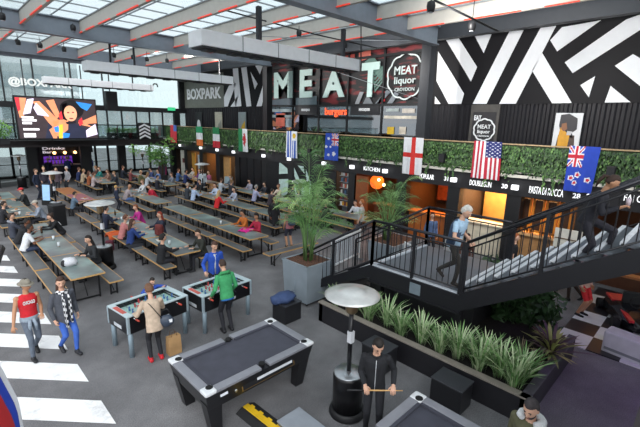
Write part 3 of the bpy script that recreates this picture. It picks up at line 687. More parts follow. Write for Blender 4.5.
# pasta shop (2.75 - 4.95)
shop_light(3.9, '#ffc07a', 100)
counter(3.0, 4.7, XF+.55, 1.1, 'tiled counter of the pasta shop under the orange frames', mat('#b98a5a', .5), mat('#d0a878', .4))
for k in range(4):
    y = 4.65-.42*k; t = thing('open_shelf', 'orange wooden shelf frame in the pasta shop, %s from the golden shop' % ('nearest', 'second', 'third', 'fourth')[k], 'shelf frame', (XF+.5, y, 1.15), 0, 'orange frames in the pasta shop')
    w_ = mat('#d98428', .5)
    b = MB(); b.box((0, .16, .66), (.08, .07, 1.3)).box((0, -.16, .66), (.08, .07, 1.3)).box((0, 0, 1.28), (.08, .36, .08)).box((0, 0, .1), (.08, .36, .07)); b.build('frame', w_, t)
    MB().box((.05, 0, .66), (.04, .27, 1.1)).build('dark_back', mat('#4a2c18', .6), t)
t = thing('menu_stand', 'white gridded menu panel standing at the right of the pasta shop', 'menu panel', (XF-.3, 3.05, 0)); MB().box((0, 0, .95), (.06, .75, 1.5)).build('sheet', mat('#d9d6cc', .5, var=.1), t)
for k in range(4): MB().box((-.035, 0, .4+.33*k), (.02, .7, .03)).build('crossbar', mat('#6a5238', .6), t)
MB().box((0, 0, .1), (.3, .75, .2)).build('base', BLK, t)
# burger counter at 31 (7.2 - 9.6)
shop_light(8.3, '#ff9a4a', 60)
counter(7.5, 9.3, XF+.6, 1.15, 'orange wooden counter of the shop left of the golden one', mat('#a85a22', .5), mat('#c07a3a', .5))
o = MB().box((XF+2.8, 8.4, 1.9), (.08, 1.9, 1.1)).build('back_shelf', mat('#6a3418', .6, var=.4, scale=5)); tag(o, 'dark brown stocked back shelf in the shop with orange counter', 'shelf')
# wood clad shop with the orange lamp (9.6 - 12.4)
shop_light(10.8, '#ff8a3a', 40)
o = MB().box((XF+.1, 11.85, 1.2), (.1, .8, 2.4)).build('wood_panel', mat('#8a4a22', .6, var=.2, scale=3)); tag(o, 'reddish wood panel at the left of the lamp lit shop', 'wood panel')
p = at_x(377, 182, XF+.8)
t = thing('globe_lamp', 'big glowing orange globe lamp behind the small palm', 'lamp', (XF+.8, p.y, p.z)); MB().ball((0, 0, 0), .34).build('globe', mat('#ff6a20', .4, var=.25, scale=5, emit=1.1), t); MB().cyl((0, 0, .3), (0, 0, .75), .015, n=6).build('cord', BLK, t)
for k, dy in enumerate((-.25, -.55)):
    t = thing('bulb_lamp', 'small bright bulb lamp beside the orange globe, %s one' % ('upper', 'lower')[k], 'lamp', (XF+.6, p.y+dy, p.z+.15-.2*k)); MB().ball((0, 0, 0), .07).build('bulb', mat('#ffe0a0', .4, var=0, emit=4.), t); MB().cyl((0, 0, .05), (0, 0, .45), .01, n=6).build('cord', BLK, t)
counter(9.9, 11.3, XF+.7, 1.1, 'brown counter of the lamp lit shop behind the small palm', mat('#6a3a20', .6), mat('#8a5a3a', .5))
# display cabinet with colourful packets (12.4 - 14.7)
shop_light(13.5, '#fff0dc', 16)
t = thing('display_case', 'glazed display case of small colourful packets behind the tall palm', 'display case', (XF+.3, 12.95, .4))
MB().box((.15, 0, 1.05), (.06, .75, 2.0)).build('back_panel', mat('#6b7076', .5), t); MB().box((0, 0, .02), (.34, .8, .06)).build('base', BLK, t); MB().box((0, 0, 2.05), (.34, .8, .06)).build('top', BLK, t)
rnd = random.Random(5)
for k in range(6): MB().box((0, 0, .35+.3*k), (.28, .74, .02)).build('shelf_board', GREY, t)
pk = ['#c8c4ba', '#b0503a', '#d8a23a', '#4a6a8a', '#dadfe4', '#7a3a3a', '#3c3c44']
for k in range(6):
    for j in range(5):
        o = MB().box((XF+.25, 13.22-.13*j, .4+.46+.3*k), (.08, .09, .18)).build('packet', mat(pk[rnd.randrange(7)], .5)); tag(o, 'small packet in the glazed display case behind the palm', 'packet', 'packets in the display case')
o = MB().box((XF+.1, 13.95, 1.25), (.06, .9, 2.4)).build('door_panel', mat('#1b1b1f', .35)); o.name = 'door_2'; o['kind'] = 'structure'
# black doors with pale arrow graphics (14.7 - 19.4)
for k, (y, z) in enumerate(((15.8, 1.25), (18.2, 1.25))): struct('door_%d' % (k+3), MB().box((XF+.1, y, z), (.08, 1.9, 2.5)), mat('#17171b', .35))
g = thing('door_graphic', 'pale mint arrow shapes printed on the black shop doors', 'mural', (0, 0, 0))
def dg(x, y): q = at_x(270+x/10.67, 145+y/10.67, XF+.03); return V((XF+.03, q.y, q.z))
for P_ in ([(100, 180), (185, 250), (190, 305), (98, 310)], [(98, 365), (195, 362), (195, 427), (98, 427)], [(98, 427), (195, 427), (185, 520), (100, 580)], [(258, 240), (345, 430), (400, 560), (350, 560), (262, 330)], [(285, 205), (355, 205), (368, 305)], [(385, 260), (440, 420), (430, 560), (384, 330)], [(262, 420), (300, 560), (262, 590)]):
    MB().prism([dg(*p) for p in P_], (-.01, 0, 0)).build('printed_shape', mat('#b9d2cc', .5), g)
for k, y in enumerate((20.85, 20.1)): struct('door_%d' % (k+5), MB().box((XF+.12, y, 1.25), (.08, .68, 2.5)), mat('#1a1a1e', .3))
o = struct('door_7', MB().box((XF+.12, 21.6, 1.25), (.08, .7, 2.5)), mat('#1a1a1e', .3))
# far lit shops
shop_light(23.5, '#ffdca8', 26); shop_light(25.9, '#ffb868', 60); shop_light(28.2, '#ffcf8a', 45)
o = MB().box((XF+.4, 24.1, 1.15), (.1, .9, 2.3)).build('wood_panel', mat('#c99a62', .6)); tag(o, 'light wooden panel at a far shop front under the tricolour flag', 'wood panel')
o = MB().box((XF+.9, 23.0, .85), (.5, 1.0, 1.7)).build('fridge', mat('#8fa0a8', .3, var=.5, scale=4)); tag(o, 'glazed drinks fridge in a far shop', 'fridge')
for k, (y, col) in enumerate(((25.6, '#c9822e'), (26.4, '#8a4a20'))):
    o = MB().box((XF+2.2, y, 1.6), (.3, .7, 1.3)).build('shelf_unit', mat(col, .5, var=.4, scale=5)); tag(o, ('orange lit' if k == 0 else 'brown')+' shelf unit in the far warm lit shop', 'shelf')
o = MB().box((XF+.2, 30.0, 1.2), (.08, 1.0, 2.4)).build('white_panel', mat('#c4c2b8', .5)); tag(o, 'tall whitish panel at the farthest shop front', 'panel')
o = MB().box((XF+.15, 30.0, 1.6), (.04, .35, .35)).build('notice', mat('#5a2c2a', .5)); tag(o, 'dark red notice on the tall whitish panel', 'notice')
o = MB().box((XF+.3, 28.6, 1.15), (.08, .5, 2.3)).build('yellow_panel', mat('#b88a3e', .5)); tag(o, 'ochre panel beside the farthest shops', 'panel')
o = MB().box((XF+.25, 27.6, 1.1), (.08, .45, 2.2)).build('banner_panel', mat('#a9b4bc', .5)); tag(o, 'tall pale banner panel beside the ochre panel', 'banner')
shop_light(1.5, '#ffb070', 10); counter(.7, 2.5, XF+.6, 1.1, 'dark counter of the rightmost shop beyond the stair', mat('#5a3420', .6), mat('#8a6a4a', .5))

# ------------------------------------------------------------------ flags hung on the gallery rail
def flag(name, lab, q_tl, q_tr, ht, fn, cols, X=XF-.22, drop=0):
    a = at_x(*q_tl, X); b_ = at_x(*q_tr, X); y0 = a.y; w = a.y-b_.y; zt = 4.3
    nu, nv = 40, 64; mb = MB(); vs = []; rnd = random.Random(len(lab)); ph = rnd.uniform(0, 6)
    for j in range(nv+1):
        for i in range(nu+1):
            u, v = i/nu, j/nv
            d = .035*math.sin(u*9+ph+v*1.2)*(.3+.7*v)+.02*math.sin(u*17+ph*2)*v
            vs.append((X-.02-d, y0-u*w*(1-.08*v*math.sin(ph)), zt-v*ht))
    fs = []; mi = []
    for j in range(nv):
        for i in range(nu):
            a_ = j*(nu+1)+i; fs.append((a_, a_+1, a_+nu+2, a_+nu+1)); mi.append(fn((i+.5)/nu, (j+.5)/nv))
    mb.add(vs, fs, True); mb.m = mi
    o = mb.build(name, [mat(c_, .8, var=.06, scale=9) for c_ in cols]); md = o.modifiers.new('cloth', 'SOLIDIFY'); md.thickness = .006
    tag(o, lab, 'flag', 'flags hung along the hedge')
def jack(u, v):
    """crossed union device, u v in 0..1: 0 blue 1 white 2 red"""
    x, y = u-.5, v-.5
    if abs(x) < .09 or abs(y) < .09: return 2
    if abs(x) < .15 or abs(y) < .15: return 1
    d = min(abs(x-y), abs(x+y))
    return 2 if d < .05 else 1 if d < .13 else 0
def f_us(u, v):
    if u > .46 and v < .42:
        a, b_ = (u-.46)/.54*6, v/.42*9
        return 1 if ((a % 1-.5)**2+(b_ % 1-.5)**2) < .1 and (int(a)+int(b_)) % 2 == 0 else 2
    return 0 if int(u*13) % 2 == 0 else 1
def star(u, v, c_, r): return (u-c_[0])**2+((v-c_[1])*1.75)**2 < r*r*(.45+.55*abs(math.cos(2.5*math.atan2((v-c_[1])*1.75, u-c_[0]))))
def f_nz(u, v):
    if v < .46 and u < .52: return jack(u/.52, v/.46)
    for c_, r in (((.42, .62), .12), ((.2, .7), .12), ((.78, .72), .12), ((.36, .8), .1)):
        if star(u, v, c_, r): return 2 if star(u, v, c_, r*.6) else 1
    return 0
def f_au(u, v):
    if v < .46 and u > .48: return jack((u-.48)/.52, v/.46)
    for c_, r in (((.7, .75), .16), ((.25, .2), .1), ((.25, .8), .1), ((.1, .5), .1), ((.4, .5), .08)):
        if star(u, v, c_, r): return 1
    return 0
FH = 1.33
flag('flag', 'red and white striped flag with blue star corner over the golden shop', (474.5, 141.5), (502.5, 143.5), FH, f_us, ('#b5243a', '#e8e6ea', '#27306e'))
flag('flag', 'royal blue flag with crossed corner and four stars beside the climbing woman', (570, 147), (601, 149), 1.4, f_nz, ('#2746b4', '#e6e6ee', '#c8283a'))
flag('flag', 'white flag with a plain red cross', (404.5, 137.5), (424, 139), 1.5, lambda u, v: 0 if abs(u-.52) < .1 or abs(v-.47) < .065 else 1, ('#d3352f', '#eeeef2'))
flag('flag', 'blue flag with crossed corner above the tall palm', (326, 134), (339, 135.5), 1.3, f_au, ('#2c50b8', '#e6e6ee', '#c8283a'))
flag('flag', 'blue and white striped flag with small yellow sun', (287, 131), (297.5, 131.5), 1.42, lambda u, v: 2 if v < .34 and u > .45 and (u-.72)**2+((v-.17)*1.8)**2 < .03 else 1 if (v < .34 and u > .45) or int(u*9) % 2 == 0 else 0, ('#4a68c0', '#e8eaf0', '#d8b02c'))
DR = [(.66, .25, .1), (.72, .36, .14), (.62, .46, .16), (.74, .55, .14), (.64, .63, .13), (.8, .45, .1), (.56, .36, .08), (.7, .72, .08)]
flag('flag', 'green and white flag with a red emblem in the middle', (238.5, 130), (247.5, 130.5), 1.4, lambda u, v: 2 if any((u-a)**2+((v-b_)*1.7)**2 < r*r for a, b_, r in DR) else (0 if u < .45 else 1), ('#2f8a56', '#e8eaec', '#c22a34'))
flag('flag', 'green white and red banded flag', (213, 127.8), (219.5, 128.3), 1.35, lambda u, v: min(2, int(v*3)), ('#2f8a56', '#e8eaec', '#c8303a'))
flag('flag', 'green white and orange banded flag', (196, 126), (202.5, 126.5), 1.35, lambda u, v: min(2, int(v*3)), ('#2f9a66', '#e8eaec', '#e8783a'))
flag('flag', 'red flag with blue upper corner at the far end of the hedge', (170.5, 124.5), (176.5, 124.8), 1.35, lambda u, v: 1 if u > .5 and v < .35 else 0, ('#d8404a', '#5a78c8'))
# the flag that hangs from the near gallery rail, beside the viewpoint
def near_flag():
    mb = MB(); nu, nv = 40, 20; vs = []; mi = []
    top, bot = 4.05, 2.9
    e = [at_y(18, 407, 2.4), at_y(15, 407, 2.34), at_y(11, 407, 2.26), at_y(-14, 407, 1.9)]       # edge, white|blue, blue|red, far red end
    kx = [(p.x, p.y) for p in e]
    us = [0, .33, .66, 1.]
    for j in range(nv+1):
        v = j/nv
        for i in range(nu+1):
            u = i/nu
            for k in range(3):
                if u <= us[k+1]+1e-9:
                    t_ = (u-us[k])/(us[k+1]-us[k]); x = kx[k][0]*(1-t_)+kx[k+1][0]*t_; y = kx[k][1]*(1-t_)+kx[k+1][1]*t_; break
            zz = top+(bot-top)*v; vs.append((x-.2*max(0, zz-3.33)+.012*math.sin(u*18+v*2)*v, y+.02*v*math.sin(u*9), top+(bot-top)*v))
    fs = []
    for j in range(nv):
        for i in range(nu):
            a_ = j*(nu+1)+i; fs.append((a_, a_+1, a_+nu+2, a_+nu+1)); mi.append(min(2, int((i+.5)/nu*3)))
    mb.add(vs, fs, True); mb.m = mi
    o = mb.build('flag', [mat('#e8eaf0', .8), mat('#2a49c0', .8), mat('#d02a30', .8)]); md = o.modifiers.new('cloth', 'SOLIDIFY'); md.thickness = .005
    tag(o, 'white blue and red tricolour flag hanging at the lower left corner', 'flag')
    r_ = MB().tube([V((kx[0][0]+.05, kx[0][1]+.3, 4.08)), V((kx[3][0]-.05, kx[3][1]-.35, 4.08))], .03, 8)
    tag(r_.build('gallery_handrail', BLK), 'black handrail that carries the tricolour flag near the viewpoint', 'handrail')
near_flag()
# ------------------------------------------------------------------ beer tables and benches
def make_table(name, L, w, h, lab, cat, grp, top, loc):
    t = thing(name, lab, cat, loc, 0, grp)
    b = MB(); b.box((0, 0, h-.015), (w, L, .03)); b.build('tabletop' if cat == 'table' else 'seat', top, t)
    e = MB()
    for s_ in (-1, 1):
        e.box((s_*(w/2+.006), 0, h-.016), (.014, L+.026, .04)); e.box((0, s_*(L/2+.006), h-.016), (w, .014, .04))
    e.build('edge_trim', PLY, t)
    for s_ in (-1, 1):
        for x in (-1, 1):
            y = s_*(L/2-.28); MB().box((x*(w/2-.09), y, (h-.03)/2), (.04, .04, h-.03)).build('leg', BLK, t)
        fr_ = MB().box((0, s_*(L/2-.28), h-.06), (w-.16, .035, .04)).build('leg_frame', BLK, t); MB().box((0, s_*(L/2-.28), .05), (w-.2, .035, .035)).build('foot_rail', BLK, fr_)
        MB().tube([V((0, s_*(L/2-.28), .1)), V((0, s_*(L/2-.75), h-.04))], .014, 6).build('brace', BLK, fr_)
    return t
T_ORG = mat('#a5683c', .5, scale=5); T_RED = mat('#a0616a', .5, scale=4)
BENCH_TOP = mat('#5d6062', .4, var=.2, scale=3)
tab0 = ben0 = None
ROWS = [('row beside the striped crossing', 2.65, [(12.22, 2.25), (14.5, 2.25), (16.85, 2.25), (20.75, 2.25), (23.1, 2.25), (25.5, 2.25)], 11.0),
        ('second row from the crossing', 5.46, [(12.3, 2.25), (14.65, 2.25), (17.0, 2.25), (19.4, 2.25), (22.9, 2.25), (25.3, 2.25)], 11.2),
        ('middle row of tables', 8.12, [(12.25, 2.25), (14.6, 2.25), (16.95, 2.25), (20.1, 2.25), (22.5, 2.25), (28.0, 2.25), (30.35, 2.25)], 11.1),
        ('row ending behind the tall palm', 10.86, [(13.9, 2.25), (16.25, 2.25), (18.6, 2.25), (20.95, 2.25), (25.0, 2.25), (27.4, 2.25), (29.8, 2.25)], 12.7),
        ('row along the shop fronts', 13.35, [(11.8, 2.25), (14.3, 2.25), (16.7, 2.25), (19.2, 2.25), (21.7, 2.25), (24.3, 2.25), (26.8, 2.25)], 10.7)]
ORD = ['nearest', 'second nearest', 'third nearest', 'fourth nearest', 'fifth nearest', 'sixth nearest', 'farthest']
for ri, (rn, cx, segs, _) in enumerate(ROWS):
    for k, (cy, L) in enumerate(segs):
        lab = 'dark topped beer table, %s of the %s' % (ORD[k], rn)
        if tab0 is None: o = tab0 = make_table('beer_table', L, .78, .755, lab, 'table', 'beer tables in long rows', M_TOP, (cx, cy, 0))
        else: o = dup(tab0, (cx, cy, 0), 0, lab)
        if ri == 1 and k >= 4:
            for ch in o.children:
                if ch.name.startswith('tabletop'): ch.data = ch.data.copy(); ch.data.materials[0] = T_RED if k == 4 else T_ORG
            o['label'] = ('beer table with a reddish top' if k == 4 else 'beer table with an orange wood top')+', far end of the second row'
        for s_ in (-1, 1):
            off = (random.uniform(-.12, .12)-.1 if s_ < 0 else random.uniform(-.1, .15))
            lab = '%s side bench of the %s table, %s' % ('crossing' if s_ < 0 else 'shop', ORD[k], rn)
            if ben0 is None: ben0 = make_table('beer_bench', L, .34, .46, lab, 'bench', 'benches along the beer tables', BENCH_TOP, (cx+s_*.64, cy+off, 0))
            else: dup(ben0, (cx+s_*.64, cy+off, 0), 0, lab)
sb = dup(ben0, (8.85, 10.2, 0), R(90), 'short view of a bench standing crosswise at the near end of the middle row')
dup(ben0, (7.0, 23.6, 0), R(88), 'bench standing crosswise between the second and middle rows')

# ------------------------------------------------------------------ patio heaters, bins
def make_heater(loc, lab):
    t = thing('patio_heater', lab, 'patio heater', loc, 0, 'tall patio heaters with pale dishes')
    MB().lathe([(.3, 0), (.31, .03), (.29, .1), (.27, .12)], n=28).build('base', BLK, t)
    MB().lathe([(.255, .1), (.255, .72), (.24, .76)], n=28).build('gas_housing', mat('#151518', .3, .2, .04), t)
    MB().lathe([(.25, .76), (.24, .775), (.06, .8)], n=28).build('housing_lid', STEEL, t)
    hp_ = MB().cyl((0, 0, .79), (0, 0, 1.86), .038, n=12).build('pole', mat('#1c1c20', .3, .4, .04), t)
    MB().box((0, -.01, 1.42), (.085, .085, .2)).build('warning_label', mat('#c9cbd0', .5), hp_)
    MB().lathe([(.07, 1.84), (.1, 1.88), (.1, 2.08), (.12, 2.12)], n=20).build('burner', mat('#9a8468', .35, .8, .1), t)
    d = MB().lathe([(.44, 2.14), (.445, 2.15), (.4, 2.175), (.3, 2.2), (.2, 2.215), (.19, 2.23), (.07, 2.25), (.001, 2.252)], n=40)
    d.build('reflector_dish', mat('#d2d2d0', .32, .5, .1, 5), t)
    for a in range(3): MB().cyl((.3*math.cos(a*2.1), .3*math.sin(a*2.1), 2.18), (.1*math.cos(a*2.1), .1*math.sin(a*2.1), 2.08), .008, n=5).build('strut', STEEL, t)
    return t
h0 = make_heater((4.55, 3.77, 0), 'tall patio heater nearest the camera beside the man with a cue')
for p, lab in (((3.75, 13.5, 0), 'patio heater by the long haired woman between the first and second rows'), ((4.25, 22.1, 0), 'patio heater between the first two rows near the reddish table'),
               ((4.5, 32.6, 0), 'far patio heater in front of the pale doors at the back'), ((11.95, 22.1, 0), 'patio heater near the far lit shops beside white shirted people'),
               ((12.1, 31.6, 0), 'patio heater beside the corner tree at the back'), ((12.1, 13.4, 0), 'patio heater in front of the doors with pale arrow shapes')):
    dup(h0, p, R(40), lab)
def make_bin(loc, lab):
    t = thing('litter_bin', lab, 'bin', loc, R(12))
    MB().rbox((0, 0, .45), (.52, .52, .9), .04).build('body', BLK, t); MB().rbox((0, 0, .93), (.55, .55, .07), .03).build('lid', CHAR, t)
    MB().box((.27, 0, .55), (.01, .12, .18)).build('sticker', mat('#9fb4cc', .5), t); return t
make_bin((3.92, 20.4, 0), 'square black litter bin between the first two rows of tables')

# ------------------------------------------------------------------ pool tables
M_CLOTH = mat('#42434e', .9, var=.1, scale=5); M_RAIL = mat('#8b8c94', .35, .2, .08, 4); M_CAP = mat('#e6e7ea', .3, .2, .03)
def pool_table(cx, cy, lab, L=2.2, W=1.27, H=.84):
    t = thing('pool_table', lab, 'pool table', (cx, cy, 0))
    b = MB(); b.box((0, 0, H-.06), (L-.26, W-.26, .03)); b.build('playing_cloth', M_CLOTH, t)
    r_ = MB(); cu = MB()
    for s_ in (-1, 1):
        for q in (-1, 1):
            r_.rbox((q*(L/4-.015), s_*(W/2-.075), H-.02), (L/2-.2, .15, .05), .012); cu.box((q*(L/4-.015), s_*(W/2-.17), H-.025), (L/2-.24, .05, .035))
        r_.rbox((s_*(L/2-.075), 0, H-.02), (.15, W-.34, .05), .012); cu.box((s_*(L/2-.17), 0, H-.025), (.05, W-.4, .035))
    r_.build('rail_top', M_RAIL, t); cu.build('cushion', M_CLOTH, t)
    for a in (-1, 1):
        for c_ in (-1, 1):
            k = MB(); n_ = 14
            prof = []
            for s0, rr in ((0, .17), (1, .06)):
                for i in range(n_):
                    th = 2*PI*i/n_; prof.append((rr*math.cos(th), rr*math.sin(th)))
            k.rbox((a*(L/2-.095), c_*(W/2-.095), H-.015), (.2, .2, .062), .05); kc = k.build('corner_cap', M_CAP, t)
            MB().cyl((a*(L/2-.13), c_*(W/2-.13), H-.03), (a*(L/2-.13), c_*(W/2-.13), H+.018), .058, n=16).build('pocket', mat('#0d0d10', .9), kc)
    for c_ in (-1, 1):
        MB().cyl((0, c_*(W/2-.12), H-.03), (0, c_*(W/2-.12), H+.008), .052, n=16).build('pocket', mat('#0d0d10', .9), t)
    cab = MB(); z0, z1 = .5, H-.05
    for (zz, ins) in ((z0, .1), (z1, .015)):
        pass
    r0 = [V((x*(L/2-.07), y*(W/2-.07), z0)) for x, y in ((-1, -1), (1, -1), (1, 1), (-1, 1))]; r1 = [V((x*(L/2-.012), y*(W/2-.012), z1)) for x, y in ((-1, -1), (1, -1), (1, 1), (-1, 1))]
    cab.loft([r0, r1], False); cab.build('cabinet', mat('#1a1a1e', .3, var=.05), t)
    for x in (-1, 1):
        for y in (-1, 1):
            lg = MB(); tp = [V((x*(L/2-.17)+a*.13, y*(W/2-.16)+c_*.1, .6)) for a, c_ in ((-1, -1), (1, -1), (1, 1), (-1, 1))]
            bt = [V((x*(L/2-.24)+a*.085, y*(W/2-.19)+c_*.075, .0)) for a, c_ in ((-1, -1), (1, -1), (1, 1), (-1, 1))]
            lg.loft([bt, tp], False); lg.build('leg', mat('#19191c', .35, var=.05), t)
    sl = Matrix.Rotation(-.27, 3, 'X')
    bw = MB().box((.1, -W/2+.048, .655), (1.1, .012, .17), sl).build('ball_window_frame', mat('#8a6c3a', .4, .5), t)
    MB().box((.1, -W/2+.042, .655), (1.06, .014, .145), sl).build('ball_window', BLK, bw)
    MB().box((.22, -W/2+.036, .66), (.75, .014, .05), sl).build('ball_runway', mat('#d5d8de', .3), bw)
    MB().box((-.78, -W/2+.034, .73), (.13, .012, .1), sl).build('price_label', mat('#dfe3ea', .5), t)
    MB().cyl((-.56, -W/2+.05, .65), (-.56, -W/2+.02, .645), .025, n=10).build('coin_lock', STEEL, t)
    MB().box((-L/2+.05, -.1, .68), (.014, .16, .06)).build('return_tray', STEEL, t)
    return t
pool_table(3.57, 5.37, 'grey cloth pool table in full view beside the football tables')
pool_table(3.77, 2.05, 'grey cloth pool table cut off at the bottom edge near the man with a cue')
# ------------------------------------------------------------------ football tables
M_FIELD = mat('#a9cfc6', .3, var=.08, scale=3); M_FTOP = mat('#c2d3d8', .3, .2, .05)
def foosball(cx, cy, lab, rz):
    L, W, H = 1.4, .82, .92
    t = thing('football_table', lab, 'football table', (cx, cy, 0), rz, 'black football tables')
    b = MB()
    for s_ in (-1, 1): b.box((0, s_*(W/2-.03), H-.2), (L, .06, .36)); b.box((s_*(L/2-.06), 0, H-.2), (.12, W-.12, .36))
    b.box((0, 0, H-.37), (L-.02, W-.02, .03)); b.build('cabinet', mat('#17171b', .3, var=.05), t)
    MB().box((0, 0, H-.13), (L-.24, W-.12, .02)).build('playfield', M_FIELD, t)
    e = MB()
    for s_ in (-1, 1): e.rbox((0, s_*(W/2-.035), H-.005), (L+.01, .075, .03), .008); e.rbox((s_*(L/2-.06), 0, H-.005), (.13, W-.14, .03), .008)
    e.build('top_rim', M_FTOP, t)
    MB().box((-L/2+.06, .0, H+.013), (.09, .42, .006)).build('score_label', mat('#c25a50', .5), t)
    for a in (-1, 1): MB().box((a*.02, 0, H-.118), (.01, W-.14, .004)).build('field_line', WHT, t)
    for k in range(8):
        x = -.56+.16*k; col = '#c8434a' if k in (0, 2, 5) or k == 3 else '#3f6fb0'
        s_ = 1 if k % 2 else -1
        rd = MB().cyl((x, -W/2-.1 if s_ < 0 else -W/2+.02, H-.06), (x, W/2+.1 if s_ > 0 else W/2-.02, H-.06), .009, n=6).build('rod', STEEL, t)
        MB().cyl((x, s_*(W/2+.08), H-.06), (x, s_*(W/2+.2), H-.06), .017, n=8).build('handle', mat('#c84a3a' if k % 3 == 0 else '#20202a', .5), rd)
        npl = (1, 2, 3, 5, 5, 3, 2, 1)[k]
        for j in range(npl):
            pl = MB(); y = (j-(npl-1)/2)*.14; pl.box((x, y, H-.075), (.03, .035, .07), taper=.7); pl.ball((x, y, H-.03), .016, nu=8, nv=6); pl.build('player_figure', mat(col, .4), rd)
    for x in (-1, 1):
        for y in (-1, 1):
            MB().cyl((x*(L/2-.07), y*(W/2-.06), 0), (x*(L/2-.07), y*(W/2-.06), H-.2), .05, .05, 14).build('leg', mat('#93a6b2', .35, .3, .05), t)
            MB().rbox((x*(L/2-.02), y*(W/2-.015), H-.19), (.06, .05, .38), .015).build('corner_post', mat('#a9b9c2', .35, .3, .05), t)
    for s_ in (-1, 1): MB().box((.0, s_*(W/2+.003), H-.29), (.42, .008, .06)).build('maker_plate', mat('#c9ced4', .4), t)
    MB().box((-L/2-.003, 0, H-.3), (.008, .3, .07)).build('maker_plate', mat('#c9ced4', .4), t)
    return t
foosball(3.08, 8.28, 'black football table with a woman in beige leaning over it', R(8))
foosball(4.68, 8.12, 'black football table between the men in green and blue', R(5))

# ------------------------------------------------------------------ planters, bed, boxes
M_ZINC = mat('#a9b5bf', .4, .45, .1, 2.)
def metal_planter(cx, cy, w, d, h, lab):
    t = thing('metal_planter', lab, 'planter', (cx, cy, 0))
    b = MB()
    r_ = lambda s_, z, ins=0: [V((x*(w*s_/2-ins), y*(d*s_/2-ins), z)) for x, y in ((-1, -1), (1, -1), (1, 1), (-1, 1))]
    b.loft([r_(.9, .1), r_(1, h)], False, True); b.build('box', M_ZINC, t)
    e = MB()
    for s_ in (-1, 1): e.box((s_*(w/2-.02), 0, h+.01), (.06, d+.04, .04)); e.box((0, s_*(d/2-.02), h+.01), (w+.04, .06, .04))
    e.build('rim', M_ZINC, t)
    MB().box((0, 0, h+.0), (w-.1, d-.1, .03)).build('mulch', M_SOIL, t)
    for s_ in (-1, 1):
        MB().box((s_*(w/2-.02), 0, h*.55), (.02, .03, h*.85), (0, -s_*.045, 0)).build('fold_seam', M_ZINC, t)
        for q in (-1, 1):
            MB().cyl((s_*w*.36-.015, q*d*.36, .055), (s_*w*.36+.015, q*d*.36, .055), .055, n=12).build('caster', CHAR, t)
    return t
metal_planter(7.12, 7.53, .98, 1.0, 1.12, 'tall zinc planter box on casters holding the big palm')
metal_planter(11.2, 7.55, 1.5, 1.1, .9, 'wide zinc planter box beyond the landing railing')
M_PALM = [mat(h, .5, var=.3, scale=2) for h in ('#7ba262', '#5d8a4c', '#a3bf7a', '#486f3c')]
def palm(loc, height, lab, nf, seed, spread=1.3, aim=None, cat='palm'):
    rnd = random.Random(seed); t = thing('potted_palm', lab, cat, loc)
    for k in range(6):
        a = k*1.05+.3; MB().tube([V((.1*math.cos(a), .1*math.sin(a), 0)), V((.14*math.cos(a), .14*math.sin(a), height*.2)), V((.2*math.cos(a), .2*math.sin(a), height*.42))], [.03, .022, .014], 7).build('stem', mat('#4f6a3a', .6), t)
    for k in range(nf):
        a = 2*PI*k/nf*1.618*2+rnd.uniform(-.3, .3); inner = k/nf
        Hh = height*(.38+.66*inner)*rnd.uniform(.85, 1.08); sp = spread*(1.05-.5*inner)*rnd.uniform(.65, 1.15)
        P0 = V((.1*math.cos(a), .1*math.sin(a), height*rnd.uniform(.02, .3)))
        P1 = V((.28*sp*math.cos(a), .28*sp*math.sin(a), Hh*1.02)); P2 = V((sp*math.cos(a), sp*math.sin(a), Hh*rnd.uniform(.7, .98)))
        mb = MB(); mb.mi = 0; pts = []
        for i in range(15):
            u = i/14; pts.append(P0*(1-u)**2+P1*2*u*(1-u)+P2*u*u)
        mb.tube(pts, [.014*(1-.75*i/14) for i in range(15)], 5)
        mb.use(rnd.choice((0, 0, 1, 2, 3)))
        for i in range(4, 15):
            for h_ in (0, .5):
                if i == 14 and h_: continue
                u = (i+h_)/14; p = P0*(1-u)**2+P1*2*u*(1-u)+P2*u*u; dr = ((P1-P0)*(2*(1-u))+(P2-P1)*(2*u)).normalized()
                side = dr.cross(V((0, 0, 1))).normalized()
                L = .46*math.sin(PI*min(1, max(.12, (u-.25)/.8)))**.6*rnd.uniform(.8, 1.1)*(.75+.25*spread)
                for s_ in (-1, 1):
                    d = (side*s_*.95+dr*.6+V((0, 0, .2*rnd.random()))).normalized(); tip = p+d*L+V((0, 0, -.22*L)); mid = p+d*L*.5+V((0, 0, .03))
                    wv = dr.cross(d).cross(d).normalized()*.014
                    mb.add([p, mid+wv*.75, tip, mid-wv*.75], [(0, 1, 2, 3)], False)
        mb.build('frond', M_PALM, t)
    return t
palm((7.1, 7.5, 1.12), 2.75, 'big feathery palm growing from the tall zinc planter', 30, 4, 1.1)
palm((11.0, 7.7, .9), 2.3, 'smaller palm in the wide planter beyond the landing railing', 22, 9, 1.35)
# corner tree at the back
p = at_x(149, 165, 13.2)
t = thing('corner_tree', 'leafy green tree in the far corner under the galleries', 'tree', (13.4, 31.2, 0)); MB().tube([V((0, 0, 0)), V((.05, 0, 1.2)), V((0, .1, 2.6))], [.09, .07, .04], 8).build('trunk', mat('#4a3c2c', .8), t)
mb = MB(); rnd = random.Random(2)
for q in range(9): leafball(mb.use(q % 3), (rnd.uniform(-.9, .7), rnd.uniform(-.6, .5), rnd.uniform(1.5, 2.9)), .62, 150, .22, rnd)
leafball(mb, (-2.0, -.2, 2.5), .5, 90, .22, rnd); mb.build('foliage', M_LEAF[:3], t); MB().rbox((0, 0, .2), (.6, .6, .4), .03).build('pot', CHAR, t)
t = thing('leafy_plant', 'bright green plant at the left edge in front of the screen wall', 'plant', tuple(at_y(4, 139, 30.))); mb = MB(); leafball(mb, (0, 0, .5), .55, 160, .25, rnd); leafball(mb, (-.6, 0, .2), .5, 120, .25, rnd); mb.build('foliage', M_LEAF[2], t)
